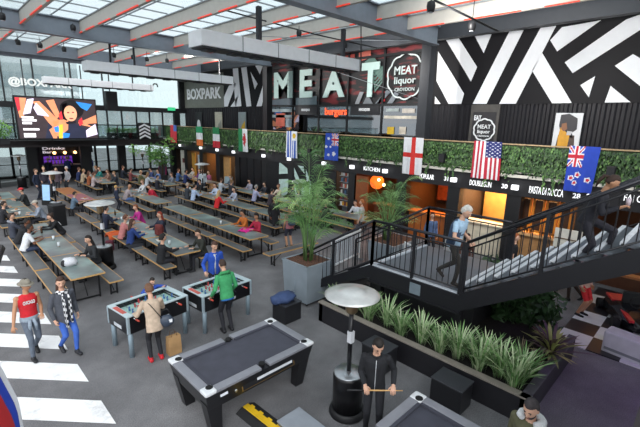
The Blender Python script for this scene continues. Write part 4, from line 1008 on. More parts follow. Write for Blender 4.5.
MB().rbox((-.2, 0, -.15), (.9, .4, .35), .03).build('trough', CHAR, t)
MB().box((-.2, .5, -.3), (.9, 1.3, .05)).build('shelf_bracket', CHAR, t)
# raised bed
M_BED = mat('#201f24', .5, var=.12)
t = thing('raised_bed', 'long black raised planting bed in front of the staircase', 'planting bed', (6.45, 1.55, 0))
MB().box((.06, 2.42, .24), (.12, 4.84, .48)).build('front_wall', M_BED, t); MB().box((1.45, .06, .24), (2.9, .12, .48)).build('end_wall', M_BED, t)
MB().box((.9, 4.78, .24), (1.8, .12, .48)).build('end_wall', M_BED, t)
MB().box((.06, 2.42, .49), (.15, 4.88, .03)).build('coping', mat('#8d857c', .6), t); MB().box((1.45, .06, .49), (2.92, .15, .03)).build('coping', mat('#5a5660', .6), t)
MB().box((1.5, 2.4, .2), (2.85, 4.7, .4)).build('soil', mat('#231f1e', .95, var=.4, scale=20), t)
M_BLADE = [mat(h, .5, var=.25, scale=3) for h in ('#a3bb8c', '#7ea566', '#bccaa2', '#628a50', '#b5b08a')]
def blades(mb, n_, L, w, rnd, arch=.5, up=1., cols=(0, 1, 2, 3), wide=.07):
    for i in range(n_):
        a = rnd.uniform(0, 2*PI); l = L*rnd.uniform(.6, 1.15); out = arch*l*rnd.uniform(.25, 1.1); h_ = math.sqrt(max(.05, l*l-out*out))*up
        d = V((math.cos(a), math.sin(a), 0)); sd = V((-d.y, d.x, 0)); b = d*rnd.uniform(.0, wide); mb.use(rnd.choice(cols)); vs = []
        for k in range(6):
            u = k/5; p = b+d*out*u**1.8+V((0, 0, h_*(u-.35*arch*u**3))); ww = w*(1-.0*u)*math.sin(PI*(.2+.8*(1-u)))*(1 if k < 5 else .1)
            vs += [p-sd*ww, p+sd*ww]
        mb.add(vs, [(2*k, 2*k+1, 2*k+3, 2*k+2) for k in range(5)], False)
rnd = random.Random(21)
NB = ['at the zinc planter end of the bed', 'second from the zinc planter', 'third from the zinc planter', 'fourth from the zinc planter', 'fifth from the zinc planter', 'in the middle of the bed front', 'just beyond the middle toward the corner', 'before the black box', 'beside the black box', 'past the black box', 'behind the parka man', 'at the bed corner by the parka man', 'in the second rank by the corner']
GP = [(6.75, 6.1), (6.8, 5.6), (6.75, 5.1), (6.85, 4.65), (6.75, 4.2), (6.8, 3.75), (6.75, 3.3), (6.85, 2.95), (6.75, 2.5), (6.85, 2.15), (6.7, 1.85), (7.05, 1.85), (7.1, 2.5)]
for k, (x, y) in enumerate(GP):
    t = thing('variegated_grass', 'clump of striped green grass '+NB[k], 'plant', (x, y, .4), 0, 'grass clumps along the raised bed'); mb = MB()
    blades(mb, 85 if k not in (0, 3) else 60, .78*rnd.uniform(.85, 1.1) if k else .6, .013, rnd, .6, wide=.13); mb.build('foliage', M_BLADE[:4], t)
t = thing('cordyline', 'spiky yellow and purple leaved plant at the end of the bed', 'plant', (8.35, 1.75, .4)); mb = MB(); blades(mb, 70, .85, .03, rnd, .85, .9, (0, 1, 2, 3))
mb.build('foliage', [mat('#8f9656', .5), mat('#5d4a55', .5), mat('#6b5d52', .5), mat('#a8ad6a', .5)], t); MB().cyl((0, 0, 0), (0, 0, .3), .05, n=8).build('stem', mat('#4a3a34', .8), t)
for k, (x, y, lab) in enumerate(((7.7, 2.1, 'dusky low grass tuft between striped grass and the spiky plant'), (7.6, 1.75, 'small brownish tuft at the bed edge under the spiky plant'))):
    t = thing('grass_tuft', lab, 'plant', (x, y, .4)); mb = MB(); blades(mb, 40, .5, .01, rnd, .6); mb.build('foliage', [mat('#6b6452', .6), mat('#59663f', .6), mat('#7c7058', .6), mat('#4a5a38', .6)], t)
for k, (x, y) in enumerate(((9.3, 3.0), (9.7, 2.3), (10.0, 3.6), (10.3, 2.9))):
    t = thing('bushy_shrub', 'dark leafy shrub under the stair, %s' % ('nearest the spiky plant', 'closest to the chequered floor', 'deepest under the landing', 'behind the others')[k], 'shrub', (x, y, 0)); mb = MB()
    for q in range(4): leafball(mb, (rnd.uniform(-.3, .3), rnd.uniform(-.3, .3), .35+.28*q), .4, 110, .26, rnd)
    mb.build('foliage', mat('#33502c', .5, var=.3), t); MB().cyl((0, 0, 0), (0, 0, .7), .03, n=6).build('stem', mat('#3a3028', .8), t)
def blackbox(name, lab, c, d, rz=0, m_=None):
    t = thing(name, lab, 'box', c, rz); MB().rbox((0, 0, d[2]/2), d, .02).build('body', m_ or mat('#1e1e22', .45, var=.08), t)
    MB().rbox((0, 0, d[2]+.008), (d[0]+.02, d[1]+.02, .025), .008).build('top_panel', mat('#34353b', .4, var=.08), t); return t
blackbox('seat_box', 'black cube seat against the bed in front of the parka man', (6.06, 2.67, 0), (.44, .57, .46)); blackbox('seat_box', 'black cube seat behind the man with the cue', (6.03, 4.22, 0), (.44, .57, .46))
t = blackbox('speaker_case', 'black case on the floor beside the zinc planter', (5.93, 7.0, 0), (.52, .5, .46))
mb = MB(); rnd = random.Random(8)
mb.ball((0, 0, 0), (.3, .24, .12), None, 16, 10, lambda d, q: q*(1+.35*noise.noise(d*2.3))); mb.ball((-.2, .06, -.03), (.16, .17, .12), None, 12, 8, lambda d, q: q*(1+.3*noise.noise(d*3)))
o = mb.build('folded_jacket', mat('#384a72', .8)); o.location = (5.88, 7.02, .575); tag(o, 'crumpled blue jacket lying on the black case', 'jacket')
t = blackbox('flat_case', 'flat grey case lying on the floor at the bottom edge', (3.68, 3.98, 0), (.46, .6, .12), 0, mat('#55585f', .5)); t.children[1].data.materials[0] = mat('#8f959e', .5, var=.06)
t = thing('cable_ramp', 'yellow and black cable ramp on the floor by the pool table', 'cable ramp', (3.36, 4.6, 0), R(3))
b = MB(); b.loft([[V((-.2, y, 0)), V((.2, y, 0)), V((.09, y, .055)), V((-.09, y, .055))] for y in (-.48, .42)], False); b.build('base', mat('#1d1d1f', .8), t)
b = MB(); b.rbox((0, -.03, .06), (.11, .88, .02), .006)
for k in range(4): b.rbox((.06, -.36+.22*k, .06), (.06, .09, .018), .006)
b.build('lid', mat('#e0b51f', .6), t)
# paper bag
t = thing('paper_bag', 'brown paper shopping bag hanging at the legs of the woman in beige', 'bag', (3.2, 7.42, 0))
b = MB(); b.loft([[V((x*.13, y*.09, z)) for x, y in ((-1, -1), (1, -1), (1, 1), (-1, 1))] for z in (0, .2)]+[[V((x*.13, y*.06, .4)) for x, y in ((-1, -1), (1, -1), (1, 1), (-1, 1))]], False); b.build('body', mat('#b08a5e', .8, bump=.3), t)
for s_ in (-1, 1): MB().tube([V((-.06, s_*.05, .39)), V((-.04, s_*.05, .5)), V((.04, s_*.05, .5)), V((.06, s_*.05, .39))], .006, 5).build('handle', mat('#6a4a2c', .8), t)

# ------------------------------------------------------------------ staircase with landing
M_ST = mat('#1b1b20', .4, .2, .06); M_DECK = mat('#666b73', .5, .1, .1, 2.)
XS0, XS1, YA, YC, ZL = 7.2, 9.62, 3.2, 5.42, 1.55
t = thing('staircase', 'black metal staircase with railed landing rising to the upper gallery', 'staircase', (XS0, YA, 0)); O = V((XS0, YA, 0))
def lp(x, y, z): return V((x, y, z))-O
MB().box(tuple(lp((XS0+XS1)/2, (YA+YC)/2, ZL-.03)), (XS1-XS0, YC-YA, .06)).build('landing_deck', M_DECK, t)
fa = MB(); fa.box(tuple(lp(XS0, (YA+YC)/2, ZL-.2)), (.06, YC-YA+.06, .36)); fa.box(tuple(lp(XS0-.02, (YA+YC)/2, ZL-.39)), (.1, YC-YA+.06, .03)); fa.build('landing_fascia', M_ST, t)
ed = MB(); ed.box(tuple(lp(XS0+.03, (YA+YC)/2, ZL+.006)), (.1, YC-YA, .012)); ed.box(tuple(lp((XS0+XS1)/2, YC-.03, ZL+.012)), (XS1-XS0, .08, .024)); ed.build('landing_nosing', mat('#b9bec6', .5), t)
SL = (3.15-ZL)/(YA-.6)
nst = 9
for k in range(nst):
    y0 = YA-(k+1)*(YA-.55)/nst; y1 = YA-k*(YA-.55)/nst; z = ZL+(k+1)*(3.15-ZL)/nst
    MB().box(tuple(lp((XS0+XS1)/2, (y0+y1)/2, z-.02)), (XS1-XS0-.1, y1-y0+.03, .04)).build('tread', M_DECK, t)
    MB().box(tuple(lp((XS0+XS1)/2, y1+.0, z-.0)), (XS1-XS0-.1, .07, .045)).build('tread_nosing', mat('#d5d8de', .5), t)
for k in range(8):
    y0 = YC+k*.29; z = ZL-(k+1)*ZL/9
    MB().box(tuple(lp((XS0+XS1)/2, y0+.16, z-.02)), (XS1-XS0-.1, .32, .04)).build('tread', M_DECK, t)
    MB().box(tuple(lp((XS0+XS1)/2, y0+.3, z-.0)), (XS1-XS0-.1, .06, .045)).build('tread_nosing', mat('#d5d8de', .5), t)
for X in (XS0, XS1):
    s_ = MB(); pr = [(YA+.02, ZL-.37), (YA+.02, ZL+.02), (.45, ZL+.02+SL*(YA-.45)), (.45, ZL-.37+SL*(YA-.45))]
    s_.prism([lp(X-.03, y, z) for y, z in pr], (.06, 0, 0)); s_.box(tuple(lp(X-.01, .47, 3.0)), (.1, .06, .3)); s_.build('stringer', M_ST, t)
    s_ = MB(); pr = [(YC, ZL+.02), (YC, ZL-.3), (YC+2.6, 0), (YC+2.95, 0)]; s_.prism([lp(X-.03, y, z) for y, z in pr], (.06, 0, 0)); s_.build('stringer', M_ST, t)
# posts under the landing and black cladding
for x, y in ((XS0+.25, YA+.1), (XS1-.1, YA+.1), (XS1-.1, YC-.1), (XS0+.25, YC-.1)): MB().box(tuple(lp(x, y, (ZL-.06)/2)), (.14, .14, ZL-.06)).build('support_post', M_ST, t)
MB().box(tuple(lp(XS0+.62, (YA+YC)/2+.2, .6)), (.05, YC-YA+.5, 1.2)).build('black_cladding', mat('#18181c', .6, var=.05), t)
MB().box(tuple(lp(XS0+1.6, YA+.12, .6)), (2.0, .05, 1.2)).build('black_cladding', mat('#18181c', .6, var=.05), t)
o = MB().box(tuple(lp(XS0-.035, 4.2, ZL-.2)), (.02, .26, .24)).build('small_plate', mat('#7d8a94', .4, .3), t)
RH = 1.08
def railing(p0, p1, nb, skip_top=False):
    p0, p1 = V(p0), V(p1); up_ = V((0, 0, 1))
    MB().tube([p0+up_*RH-O, p1+up_*RH-O], .032, 8).build('handrail', mat('#2a2a30', .3, .4, .04), t)
    MB().tube([p0+up_*.12-O, p1+up_*.12-O], .018, 6).build('bottom_rail', M_ST, t)
    MB().tube([p0+up_*(RH-.13)-O, p1+up_*(RH-.13)-O], .018, 6).build('upper_rail', M_ST, t)
    L = (p1-p0).length; np_ = max(1, round(L/1.3))
    for k in range(np_+1):
        q = p0.lerp(p1, k/np_)-O; MB().box(tuple(q+up_*(RH/2)), (.055, .055, RH)).build('post', M_ST, t)
    for k in range(1, nb):
        if abs((k*np_/nb) % 1) < .01: continue
        q = p0.lerp(p1, k/nb)-O; MB().tube([q+up_*.12, q+up_*(RH-.13)], .0095, 5, False).build('baluster', M_ST, t)
railing((XS0, YA+.03, ZL), (XS0, YC, ZL), 17); railing((XS1, YA+.03, ZL), (XS1, YC, ZL), 12)
railing((XS0, YA-.03, ZL), (XS0, .55, ZL+SL*(YA-.55)), 19); railing((XS1, YA-.03, ZL), (XS1, .55, ZL+SL*(YA-.55)), 14)
railing((XS0, YC, ZL), (XS0, YC+2.5, .06), 17); railing((XS1, YC, ZL), (XS1, YC+2.5, .06), 12)
struct('wall_near_gallery', MB().box((9.6, -3.4, 3.02), (14.6, 7.0, .2)).box((9.6, .25, 3.02), (4.9, .5, .2)), M_SLAB)  # near gallery slab, its unseen part extended to block sky and shade the floor
# crowd barriers and boards past the landing
for k, (x, y, rz, col, lab) in enumerate(((10.6, 5.9, 80, '#c3cbd4', 'white slatted barrier panel seen past the landing'), (9.95, 8.6, 10, '#b5bdc6', 'pale slatted barrier beyond the left flight'))):
    t = thing('crowd_barrier', lab, 'barrier', (x, y, 0), R(rz)); f_ = MB().box((0, 0, 1.05), (1.9, .04, .05)).box((0, 0, .2), (1.9, .04, .05))
    f_.build('frame', WHT, t)
    for s_ in (-1, 1): MB().box((s_*.92, 0, .55), (.05, .05, 1.1)).build('upright', WHT, t); MB().box((s_*.8, 0, .03), (.05, .5, .04)).build('foot', GREY, t)
    for j in range(14): MB().box((-.85+.13*j, 0, .62), (.05, .02, .85)).build('slat', mat(col, .5), t)
t = thing('display_board', 'white board with red and yellow shapes standing past the landing', 'board', (11.35, 5.6, 0), R(40)); MB().box((0, 0, .75), (.9, .05, 1.1)).build('sheet', WHT, t)
MB().box((-.2, -.03, .95), (.25, .02, .3)).build('red_patch', RED, t); MB().box((.15, -.03, 1.1), (.2, .02, .25)).build('yellow_patch', mat('#e0bc2a', .5), t); MB().box((.25, -.03, .7), (.25, .02, .25)).build('blue_patch', mat('#3f6fb0', .5), t)
for s_ in (-1, 1): MB().box((s_*.4, 0, .1), (.05, .3, .2)).build('foot', GREY, t)
# low go-kart and white kerb block on the chequered floor
t = thing('go_kart', 'low black and red go kart on the chequered floor under the stair', 'go kart', (12.4, .95, .024), R(25))
b = MB(); b.loft([[V((x, y*w_, z)) for y, z in ((-1, .1), (1, .1), (1, h_), (.6, h_+.06), (-.6, h_+.06), (-1, h_))] for x, w_, h_ in ((-.95, .22, .2), (-.6, .4, .26), (0, .5, .34), (.5, .52, .32), (.9, .35, .24))], False); b.build('body', mat('#1c1c20', .25), t)
b = MB(); b.box((-.5, .3, .32), (.7, .1, .06)).box((-.5, -.3, .32), (.7, .1, .06)).box((.55, .0, .38), (.5, .8, .05)); b.build('red_panels', mat('#d0323c', .3), t)
MB().rbox((.25, 0, .5), (.12, .4, .4), .04).build('seat', CHAR, t)
for x in (-.6, .6):
    for y in (-.55, .55): MB().cyl((x, y-.07, .14), (x, y+.07, .14), .14, n=18).build('wheel', mat('#111114', .8), t)
MB().tube([V((-.12+.0*k, .15*math.cos(k*PI/6), .56+.15*math.sin(k*PI/6))) for k in range(13)], .015, 6).build('steering_wheel', BLK, t)
t = thing('kerb_block', 'white block barrier at the right edge beside the bed', 'barrier', (10.25, .42, 0), R(-8)); MB().rbox((0, 0, .25), (.42, 1.5, .5), .04).build('body', mat('#c9cacf', .5, var=.08), t); MB().box((-.215, 0, .12), (.01, 1.4, .06)).build('grey_stripe', GREY, t)
b = MB().box((13.2, 1.6, .95), (.3, 3.2, .06)).box((13.2, .2, .47), (.25, .1, .94)).box((13.2, 3.0, .47), (.25, .1, .94)); tag(b.build('bar_ledge', mat('#a5683c', .5)), 'narrow orange wood ledge behind the go kart', 'ledge')
# chalk board and sign stands
t = thing('pavement_sign', 'pavement board with pink frame near the far shops', 'sign board', tuple(at_z(163, 176, 0)), R(-60)); MB().box((0, 0, .62), (.75, .05, 1.15), (R(-8), 0, 0)).build('frame', mat('#b8407a', .5), t); MB().box((0, -.03, .63), (.62, .03, 1.0), (R(-8), 0, 0)).build('panel', mat('#4a4650', .6), t); MB().box((0, .2, .55), (.6, .04, 1.05), (R(14), 0, 0)).build('rear_leg', BLK, t)
t = thing('pavement_sign', 'pavement board with light blue panel beside the standing group', 'sign board', (4.55, 25.6, 0), R(-50)); MB().box((0, 0, .6), (.6, .05, 1.2), (R(-6), 0, 0)).build('frame', BLK, t); MB().box((0, -.035, .7), (.42, .02, .85), (R(-6), 0, 0)).build('panel', mat('#9cc4ea', .5, emit=.25), t); MB().box((0, .16, .55), (.5, .04, 1.1), (R(10), 0, 0)).build('rear_leg', BLK, t)
t = thing('pavement_sign', 'pale leaning sign board by a far shop beside the patio heater', 'sign board', (14.0, 22.6, 0), R(-70)); MB().box((0, 0, .6), (.6, .05, 1.2), (R(-12), 0, 0)).build('panel', mat('#8fa0a8', .5), t); MB().box((0, .2, .5), (.5, .04, 1.0), (R(12), 0, 0)).build('rear_leg', BLK, t)
# ------------------------------------------------------------------ people
SKINS = {'fair': mat('#d3a58c', .5, var=.05), 'tan': mat('#b98868', .5, var=.05), 'dark': mat('#7a4f3a', .5, var=.05)}
M_EYE = mat('#2a1e1a', .3, var=0); M_LIP = mat('#a0605a', .5, var=0); M_EYEW = mat('#e8e4e0', .3, var=0)
def cloth(h): return mat(h, .85, var=.14, scale=14., bump=.15)
def ik(a, b, l1, l2, pole):
    d = b-a; L = min(d.length, (l1+l2)*.999)
    if d.length < 1e-6: d = V((0, 0, -1)); L = .3
    dn = d.normalized(); b = a+dn*L; x = (l1*l1-l2*l2+L*L)/(2*L); hh = math.sqrt(max(0, l1*l1-x*x))
    p = pole-dn*pole.dot(dn)
    p = p.normalized() if p.length > 1e-6 else dn.orthogonal().normalized()
    return a+dn*x+p*hh, b
def frame(yaw, pitch, roll=0, base=None):
    m_ = Matrix.Rotation(yaw, 3, 'Z') @ Matrix.Rotation(pitch, 3, 'X') @ Matrix.Rotation(roll, 3, 'Y')
    return (base @ m_) if base else m_
def remesh(mbs, vox, smooth=2):
    vs, fs = [], []
    for m_ in mbs: o = len(vs); vs += m_.v; fs += [tuple(i+o for i in f) for f in m_.f]
    me = bpy.data.meshes.new('tmp'); me.from_pydata(vs, [], fs); bm = bmesh.new(); bm.from_mesh(me); bmesh.ops.recalc_face_normals(bm, faces=bm.faces); bm.to_mesh(me); bm.free()
    o = bpy.data.objects.new('tmp', me); C.objects.link(o)
    md = o.modifiers.new('r', 'REMESH'); md.mode = 'VOXEL'; md.voxel_size = vox
    sm = o.modifiers.new('s', 'SMOOTH'); sm.factor = .5; sm.iterations = smooth
    dg = bpy.context.evaluated_depsgraph_get(); ev = o.evaluated_get(dg).to_mesh()
    v = [x.co.copy() for x in ev.vertices]; f = [tuple(p.vertices) for p in ev.polygons]
    bpy.data.objects.remove(o); bpy.data.meshes.remove(me)
    return v, f
PEOPLE = {}
def person(lab, x, y, face, z=0., h=1.72, pose='stand', top='#303038', bot='#25252c', skin='fair', shoe='#1c1c20', hair=('short', '#2a201a'), lean=0., side=0., twist=0., head=(0, 0),
           rh=None, lh=None, rf=None, lf=None, sleeve=1., bulk=1.07, hem=-.1, skirt=None, vox=.022, seat=.47, group=None, sole=None, extra=None, palm=None, pz=None, forearm=None, shorts=False, neckline=.49, collar=None):
    s = h/1.75; rz = math.atan2(-face[0], face[1])
    root = thing('person', lab, 'person', (x, y, z), rz, group)
    inv = Matrix.Rotation(-rz, 3, 'Z')
    def L(p): return None if p is None else (inv @ (V(p[1])-V((x, y, z))) if p[0] == 'w' else V(p))
    G = {k: MB() for k in ('skin', 'top', 'bot', 'shoe', 'hem')}
    P = V((0, 0, pz if pz else .93*s)) if pose != 'sit' else V((0, -.03, seat+.105))
    u = (Matrix.Rotation(-lean, 3, 'X') @ Matrix.Rotation(side, 3, 'Y')) @ V((0, 0, 1))
    B = Matrix.Rotation(-lean, 3, 'X') @ Matrix.Rotation(side, 3, 'Y'); BT_ = B @ Matrix.Rotation(twist, 3, 'Z')
    r_ = BT_ @ V((1, 0, 0)); fw = BT_ @ V((0, 1, 0))
    def at(t): return P+u*(t*s)
    def ring(t, a, b, M_=None, n=16):
        M_ = M_ or (B if t < .15 else BT_)
        return [at(t)+(M_ @ V((math.cos(2*PI*k/n)*a*s, math.sin(2*PI*k/n)*b*s, 0))) for k in range(n)]
    k_ = bulk
    G['top'].loft([ring(hem, .157*k_, .117*k_), ring(0, .15*k_, .113*k_), ring(.1, .142*k_, .106*k_), ring(.2, .146*k_, .106*k_), ring(.32, .163*k_, .116*k_), ring(.4, .172*k_, .108*k_), ring(.455, .145*k_, .085*k_), ring(neckline, .07, .065)])
    G['bot'].loft([ring(-.13, .09, .085, B), ring(-.07, .15, .112, B), ring(.0, .148, .11, B), ring(.06, .135, .1, B)])
    if skirt:
        kn = .14 if pose != 'sit' else .0
        G['top' if skirt == 'dress' else 'bot'].loft([ring(.05, .14, .105, B), ring(-.1, .165, .125, B), ring(-.35, .2, .16, B), ring(-.5, .215, .175, B)] if pose != 'sit' else [ring(.05, .14, .105, B), ring(-.1, .165, .14, B)])
    hips = [P+B @ V((q*.088*s, 0, -.05*s)) for q in (-1, 1)]
    feet = []
    dflt = (V((-.1, .0, .085*s)), V((.1, .0, .085*s))) if pose != 'sit' else (V((-.11, .40, .085*s-(z if z < 0 else 0))), V((.11, .38, .085*s)))
    if pose == 'walk': dflt = (V((-.08, .26, .1)), V((.08, -.3, .17)))
    legmat = 'skin' if (skirt or shorts) else 'bot'
    for i, tg in enumerate((L(lf), L(rf))):
        f = tg if tg is not None else dflt[i]
        kn, an = ik(hips[i], f, .43*s, .43*s, V((0, 1, .25)) if pose != 'sit' else V((0, .7, 1)))
        G[legmat if not shorts else 'bot'].tube([hips[i], hips[i].lerp(kn, .5), kn], [.083*s, .073*s, .06*s], 10)
        G[legmat].tube([kn, kn.lerp(an, .3), an], [.058*s, .054*s, .04*s], 10)
        G[legmat].ball(kn, .059*s, nu=10, nv=6)
        if skirt or shorts: pass
        td = V((0, 1, 0)); sl_ = -.0
        if pose == 'walk' and f.y < -.15: td = V((0, .75, -.6)).normalized()
        h0 = an+V((0, 0, -.045*s))-td*.06*s
        G['shoe'].tube([h0, h0+td*.06*s, h0+td*.13*s, h0+td*.2*s, h0+td*.235*s], [.04*s, .047*s, .045*s, .042*s, .025*s], 10, flat=.8)
        G['shoe'].tube([an+V((0, 0, .03)), an+V((0, .01, -.05*s))], [.043*s, .047*s], 10)
        feet.append(an)
    sh = [at(.43)+r_*(q*.168*s*(.5+.5*k_)) for q in (-1, 1)]
    hd_def = [sh[i]+V(((-1, 1)[i]*.045, .06, -.5*s)) for i in (0, 1)] if pose != 'sit' else [V((-.17, .42, .80)), V((.17, .42, .80))]
    hands = []
    for i, tg in enumerate((L(lh), L(rh))):
        q = (-1, 1)[i]; tt = tg if tg is not None else hd_def[i]
        el, wr = ik(sh[i], tt, .285*s, .255*s, V((q*.35, -.8, -.4)))
        ct = .052*(.45+.55*k_)*s
        G['top'].ball(sh[i], .059*s*(.4+.6*k_), nu=10, nv=8) if sleeve > 0 else G['skin'].ball(sh[i], .055*s, nu=10, nv=8)
        if sleeve >= 1:
            G['top'].tube([sh[i], sh[i].lerp(el, .6), el], [ct*1.08, ct, ct*.92], 10); G['top'].ball(el, ct*.92, nu=10, nv=6)
            G['top'].tube([el, el.lerp(wr, .5), el.lerp(wr, .97)], [ct*.92, ct*.84, ct*.7], 10)
        elif sleeve > 0:
            G['top'].tube([sh[i], sh[i].lerp(el, sleeve*1.6)], [ct*1.1, ct*1.05], 10)
        if sleeve < 1:
            G['skin'].tube([sh[i], el], [.046*s, .038*s], 10); G['skin'].ball(el, .038*s, nu=10, nv=6)
            G['skin'].tube([el, el.lerp(wr, .4), wr], [.038*s, .036*s, .025*s], 10)
        fd = (wr-el).normalized()
        n_ = V((0, 0, -1)) if (pose == 'sit' or tg is not None) else V((-q, 0, 0))
        if palm: n_ = V(palm)
        n_ = (n_-fd*n_.dot(fd)); n_ = n_.normalized() if n_.length > .05 else fd.orthogonal().normalized()
        lat = fd.cross(n_).normalized()
        if (lat.dot(V((-q, .4, 0)))) < 0 and not palm: lat = -lat
        hb = Matrix((lat, fd, n_)).transposed()
        G['skin'].ball(wr+fd*.045*s, (.042*s, .055*s, .019*s), hb, 10, 8); G['skin'].tube([el.lerp(wr, .9), wr+fd*.03*s], [.027*s, .026*s], 8)
        hands.append((wr, fd, n_, lat))
    N = at(.53)
    G['skin'].tube([at(.44), N+u*.06*s], [.058*s, .05*s], 10)
    Hm = frame(head[0], -lean*.0-head[1], 0, Matrix.Rotation(-lean*.45, 3, 'X'))
    Hc = N+(u*.45+Hm @ V((0, .1, .9)))*(.118*s)
    def hp(p): return Hc+Hm @ (V(p)*s)
    def skull(d, q):
        if d.z < 0: q.x *= 1-.28*d.z*d.z-.12*(-d.z); q.y *= 1-.12*(-d.z); q.y += .012*(-d.z)*s
        if d.y < 0 and d.z > -.2: q.y *= 1.04
        return q
    G['skin'].ball(Hc, (.077*s, .097*s, .12*s), Hm, 18, 14, skull)
    G['skin'].tube([hp((0, .088, .02)), hp((0, .112, -.022)), hp((0, .095, -.034))], [.009*s, .016*s, .012*s], 8)
    for q in (-1, 1): G['skin'].ball(hp((q*.078, -.008, -.005)), (.012*s, .02*s, .03*s), Hm, 8, 6)
    used = [k for k in G if G[k].v]
    v, f = remesh([G[k] for k in used], vox*s if vox > .013 else vox, 1 if vox < .013 else 1)
    trees = [BVHTree.FromPolygons([V(p) for p in G[k].v], G[k].f) for k in used]
    order = ['skin', 'top', 'bot', 'shoe', 'hem']; mi = []
    for p in f:
        c_ = sum((v[i] for i in p), V())/len(p); best, bk = 9, 'skin'
        for k, tr in zip(used, trees):
            q = tr.find_nearest(c_, .2)
            if q[0] is not None:
                dd = q[3]
                # inside pieces lose against the piece whose skin lies outermost
                sgn = (c_-q[0]).dot(q[1]); 
                if dd < best-1e-4: best, bk = dd, k
        mi.append(order.index(bk))
    body = MB(); body.add(v, f, True); body.m = mi
    for (wr, fd, n_, lat) in hands:            # fingers rooted in the palm
        body.use(0)
        for j, (o_, ln) in enumerate(((.031, .066), (.0105, .074), (-.0105, .07), (-.031, .056))):
            b0 = wr+(fd*.075+lat*o_)*s; d1 = (fd*.95+n_*.3).normalized(); d2 = (fd*.7+n_*.75).normalized(); d3 = (fd*.3+n_*.95).normalized()
            p1 = b0+d1*ln*.5*s; p2 = p1+d2*ln*.32*s; p3 = p2+d3*ln*.24*s
            body.tube([b0-fd*.015*s, b0, p1, p2, p3], [.0085*s, .0092*s, .0086*s, .0078*s, .006*s], 6)
        b0 = wr+(fd*.03+lat*.034)*s; p1 = b0+(fd*.6+lat*.7+n_*.3).normalized()*.035*s; p2 = p1+(fd*.9+lat*.15+n_*.4).normalized()*.03*s
        body.tube([b0-lat*.02*s, b0, p1, p2], [.011*s, .0115*s, .01*s, .007*s], 6)
    mats = [SKINS[skin], cloth(top), cloth(bot), mat(shoe, .6), cloth(top), M_EYE, M_LIP, mat(hair[1], .8)]
    if vox <= .018:
        for q in (-1, 1):
            body.use(5); body.ball(hp((q*.03, .083, .012)), (.011*s, .008*s, .0075*s), Hm, 8, 6)
            body.use(7); body.tube([hp((q*.014, .093, .032)), hp((q*.032, .09, .036)), hp((q*.046, .08, .03))], [.004*s, .005*s, .003*s], 5)
        body.use(6); body.tube([hp((-.022, .09, -.056)), hp((0, .097, -.055)), hp((.022, .09, -.056))], [.003*s, .0065*s, .003*s], 6)
    ob = body.build('body', mats, root)
    hk, hc = hair[0], mat(hair[1], .75, var=.25, scale=25)
    if hk not in ('bald',):
        big = {'afro': 1.32, 'buzz': 1.03, 'curly': 1.2}.get(hk, 1.1); rnd = random.Random(len(lab)); sd = rnd.random()*9
        def cap(d, q):
            face_ = min(1, max(0, (d.y-.05)/.3))*min(1, max(0, (.62-d.z)/.25)); low = min(1, max(0, (-.35-d.z)/.2)) if hk not in ('long',) else min(1, max(0, (-.6-d.z)/.2))
            sd_ = min(1, max(0, (.1-d.z)/.3))*min(1, max(0, (d.y+.15)/.2)); mk = max(face_, low, sd_)
            k = big*(1+(.09 if hk in ('curly', 'afro') else .04)*noise.noise(d*4+V((sd, 0, 0))))
            return q*(k*(1-mk)+.78*mk)
        hm_ = MB(); hm_.ball(Hc+Hm @ V((0, -.008, .008))*s, (.079*s, .1*s, .122*s), Hm, 22, 16, cap)
        if hk == 'long':
            rg = []
            for t_, a, b, oy, oz in ((0, .075, .06, -.03, .03), (.3, .088, .06, -.055, -.07), (.6, .095, .05, -.075, -.17), (.85, .085, .045, -.085, -.27), (1, .05, .03, -.08, -.33)):
                c_ = Hc+(Hm @ V((0, oy*.6, oz*.3))+BT_ @ V((0, oy*.5, oz*.75)))*s
                rg.append([c_+BT_ @ V((math.cos(2*PI*k/12)*a*s, math.sin(2*PI*k/12)*b*s, 0)) for k in range(12)])
            hm_.loft(rg)
        hb_ = hm_.build('hair', hc, root)
        if hk == 'pony': MB().tube([hp((0, -.1, .05)), hp((0, -.16, .03)), hp((0, -.17, -.08)), hp((0, -.15, -.19))], [.025*s, .035*s, .03*s, .008], 9).build('ponytail', hc, root)
        if hk == 'bun': MB().ball(hp((0, -.09, .09)), .045*s).build('hair_bun', hc, root)
    if hk == 'beard' or (len(hair) > 2 and 'beard' in hair[2:]):
        MB().ball(Hc+Hm @ V((0, .022, -.062))*s, (.062*s, .075*s, .062*s), Hm, 14, 10, lambda d, q: q*(1. if d.z < .25 else .75)).build('beard', hc, root)
    J = dict(Hc=Hc, Hm=Hm, hp=hp, s=s, P=P, u=u, at=at, sh=sh, hands=hands, B=BT_, ring=ring, root=root, feet=feet)
    if extra: extra(root, J)
    return root, J
def x_cap(col, brim=True, hat=False):
    def fn(root, J):
        s = J['s']; b = MB()
        b.ball(J['Hc']+J['Hm'] @ V((0, -.005, .045))*s, (.088*s, .11*s, .095*s), J['Hm'], 16, 10, lambda d, q: q if d.z > -.05 else V((q.x, q.y, -.01)))
        if hat: b.loft([[J['hp']((math.cos(2*PI*k/20)*a, math.sin(2*PI*k/20)*a*1.15, zz)) for k in range(20)] for a, zz in ((.085, .045), (.135, .03), (.135, .022), (.085, .037))])
        elif brim: b.loft([[J['hp']((math.cos(PI*k/9-0)*.07, .07+math.sin(PI*k/9)*.1, zz)) for k in range(10)] for zz in (.04, .05)])
        b.build('hat' if hat else 'cap', cloth(col), root)
    return fn
def ranked(*fs):
    def fn(root, J):
        for f in fs: f(root, J)
    return fn
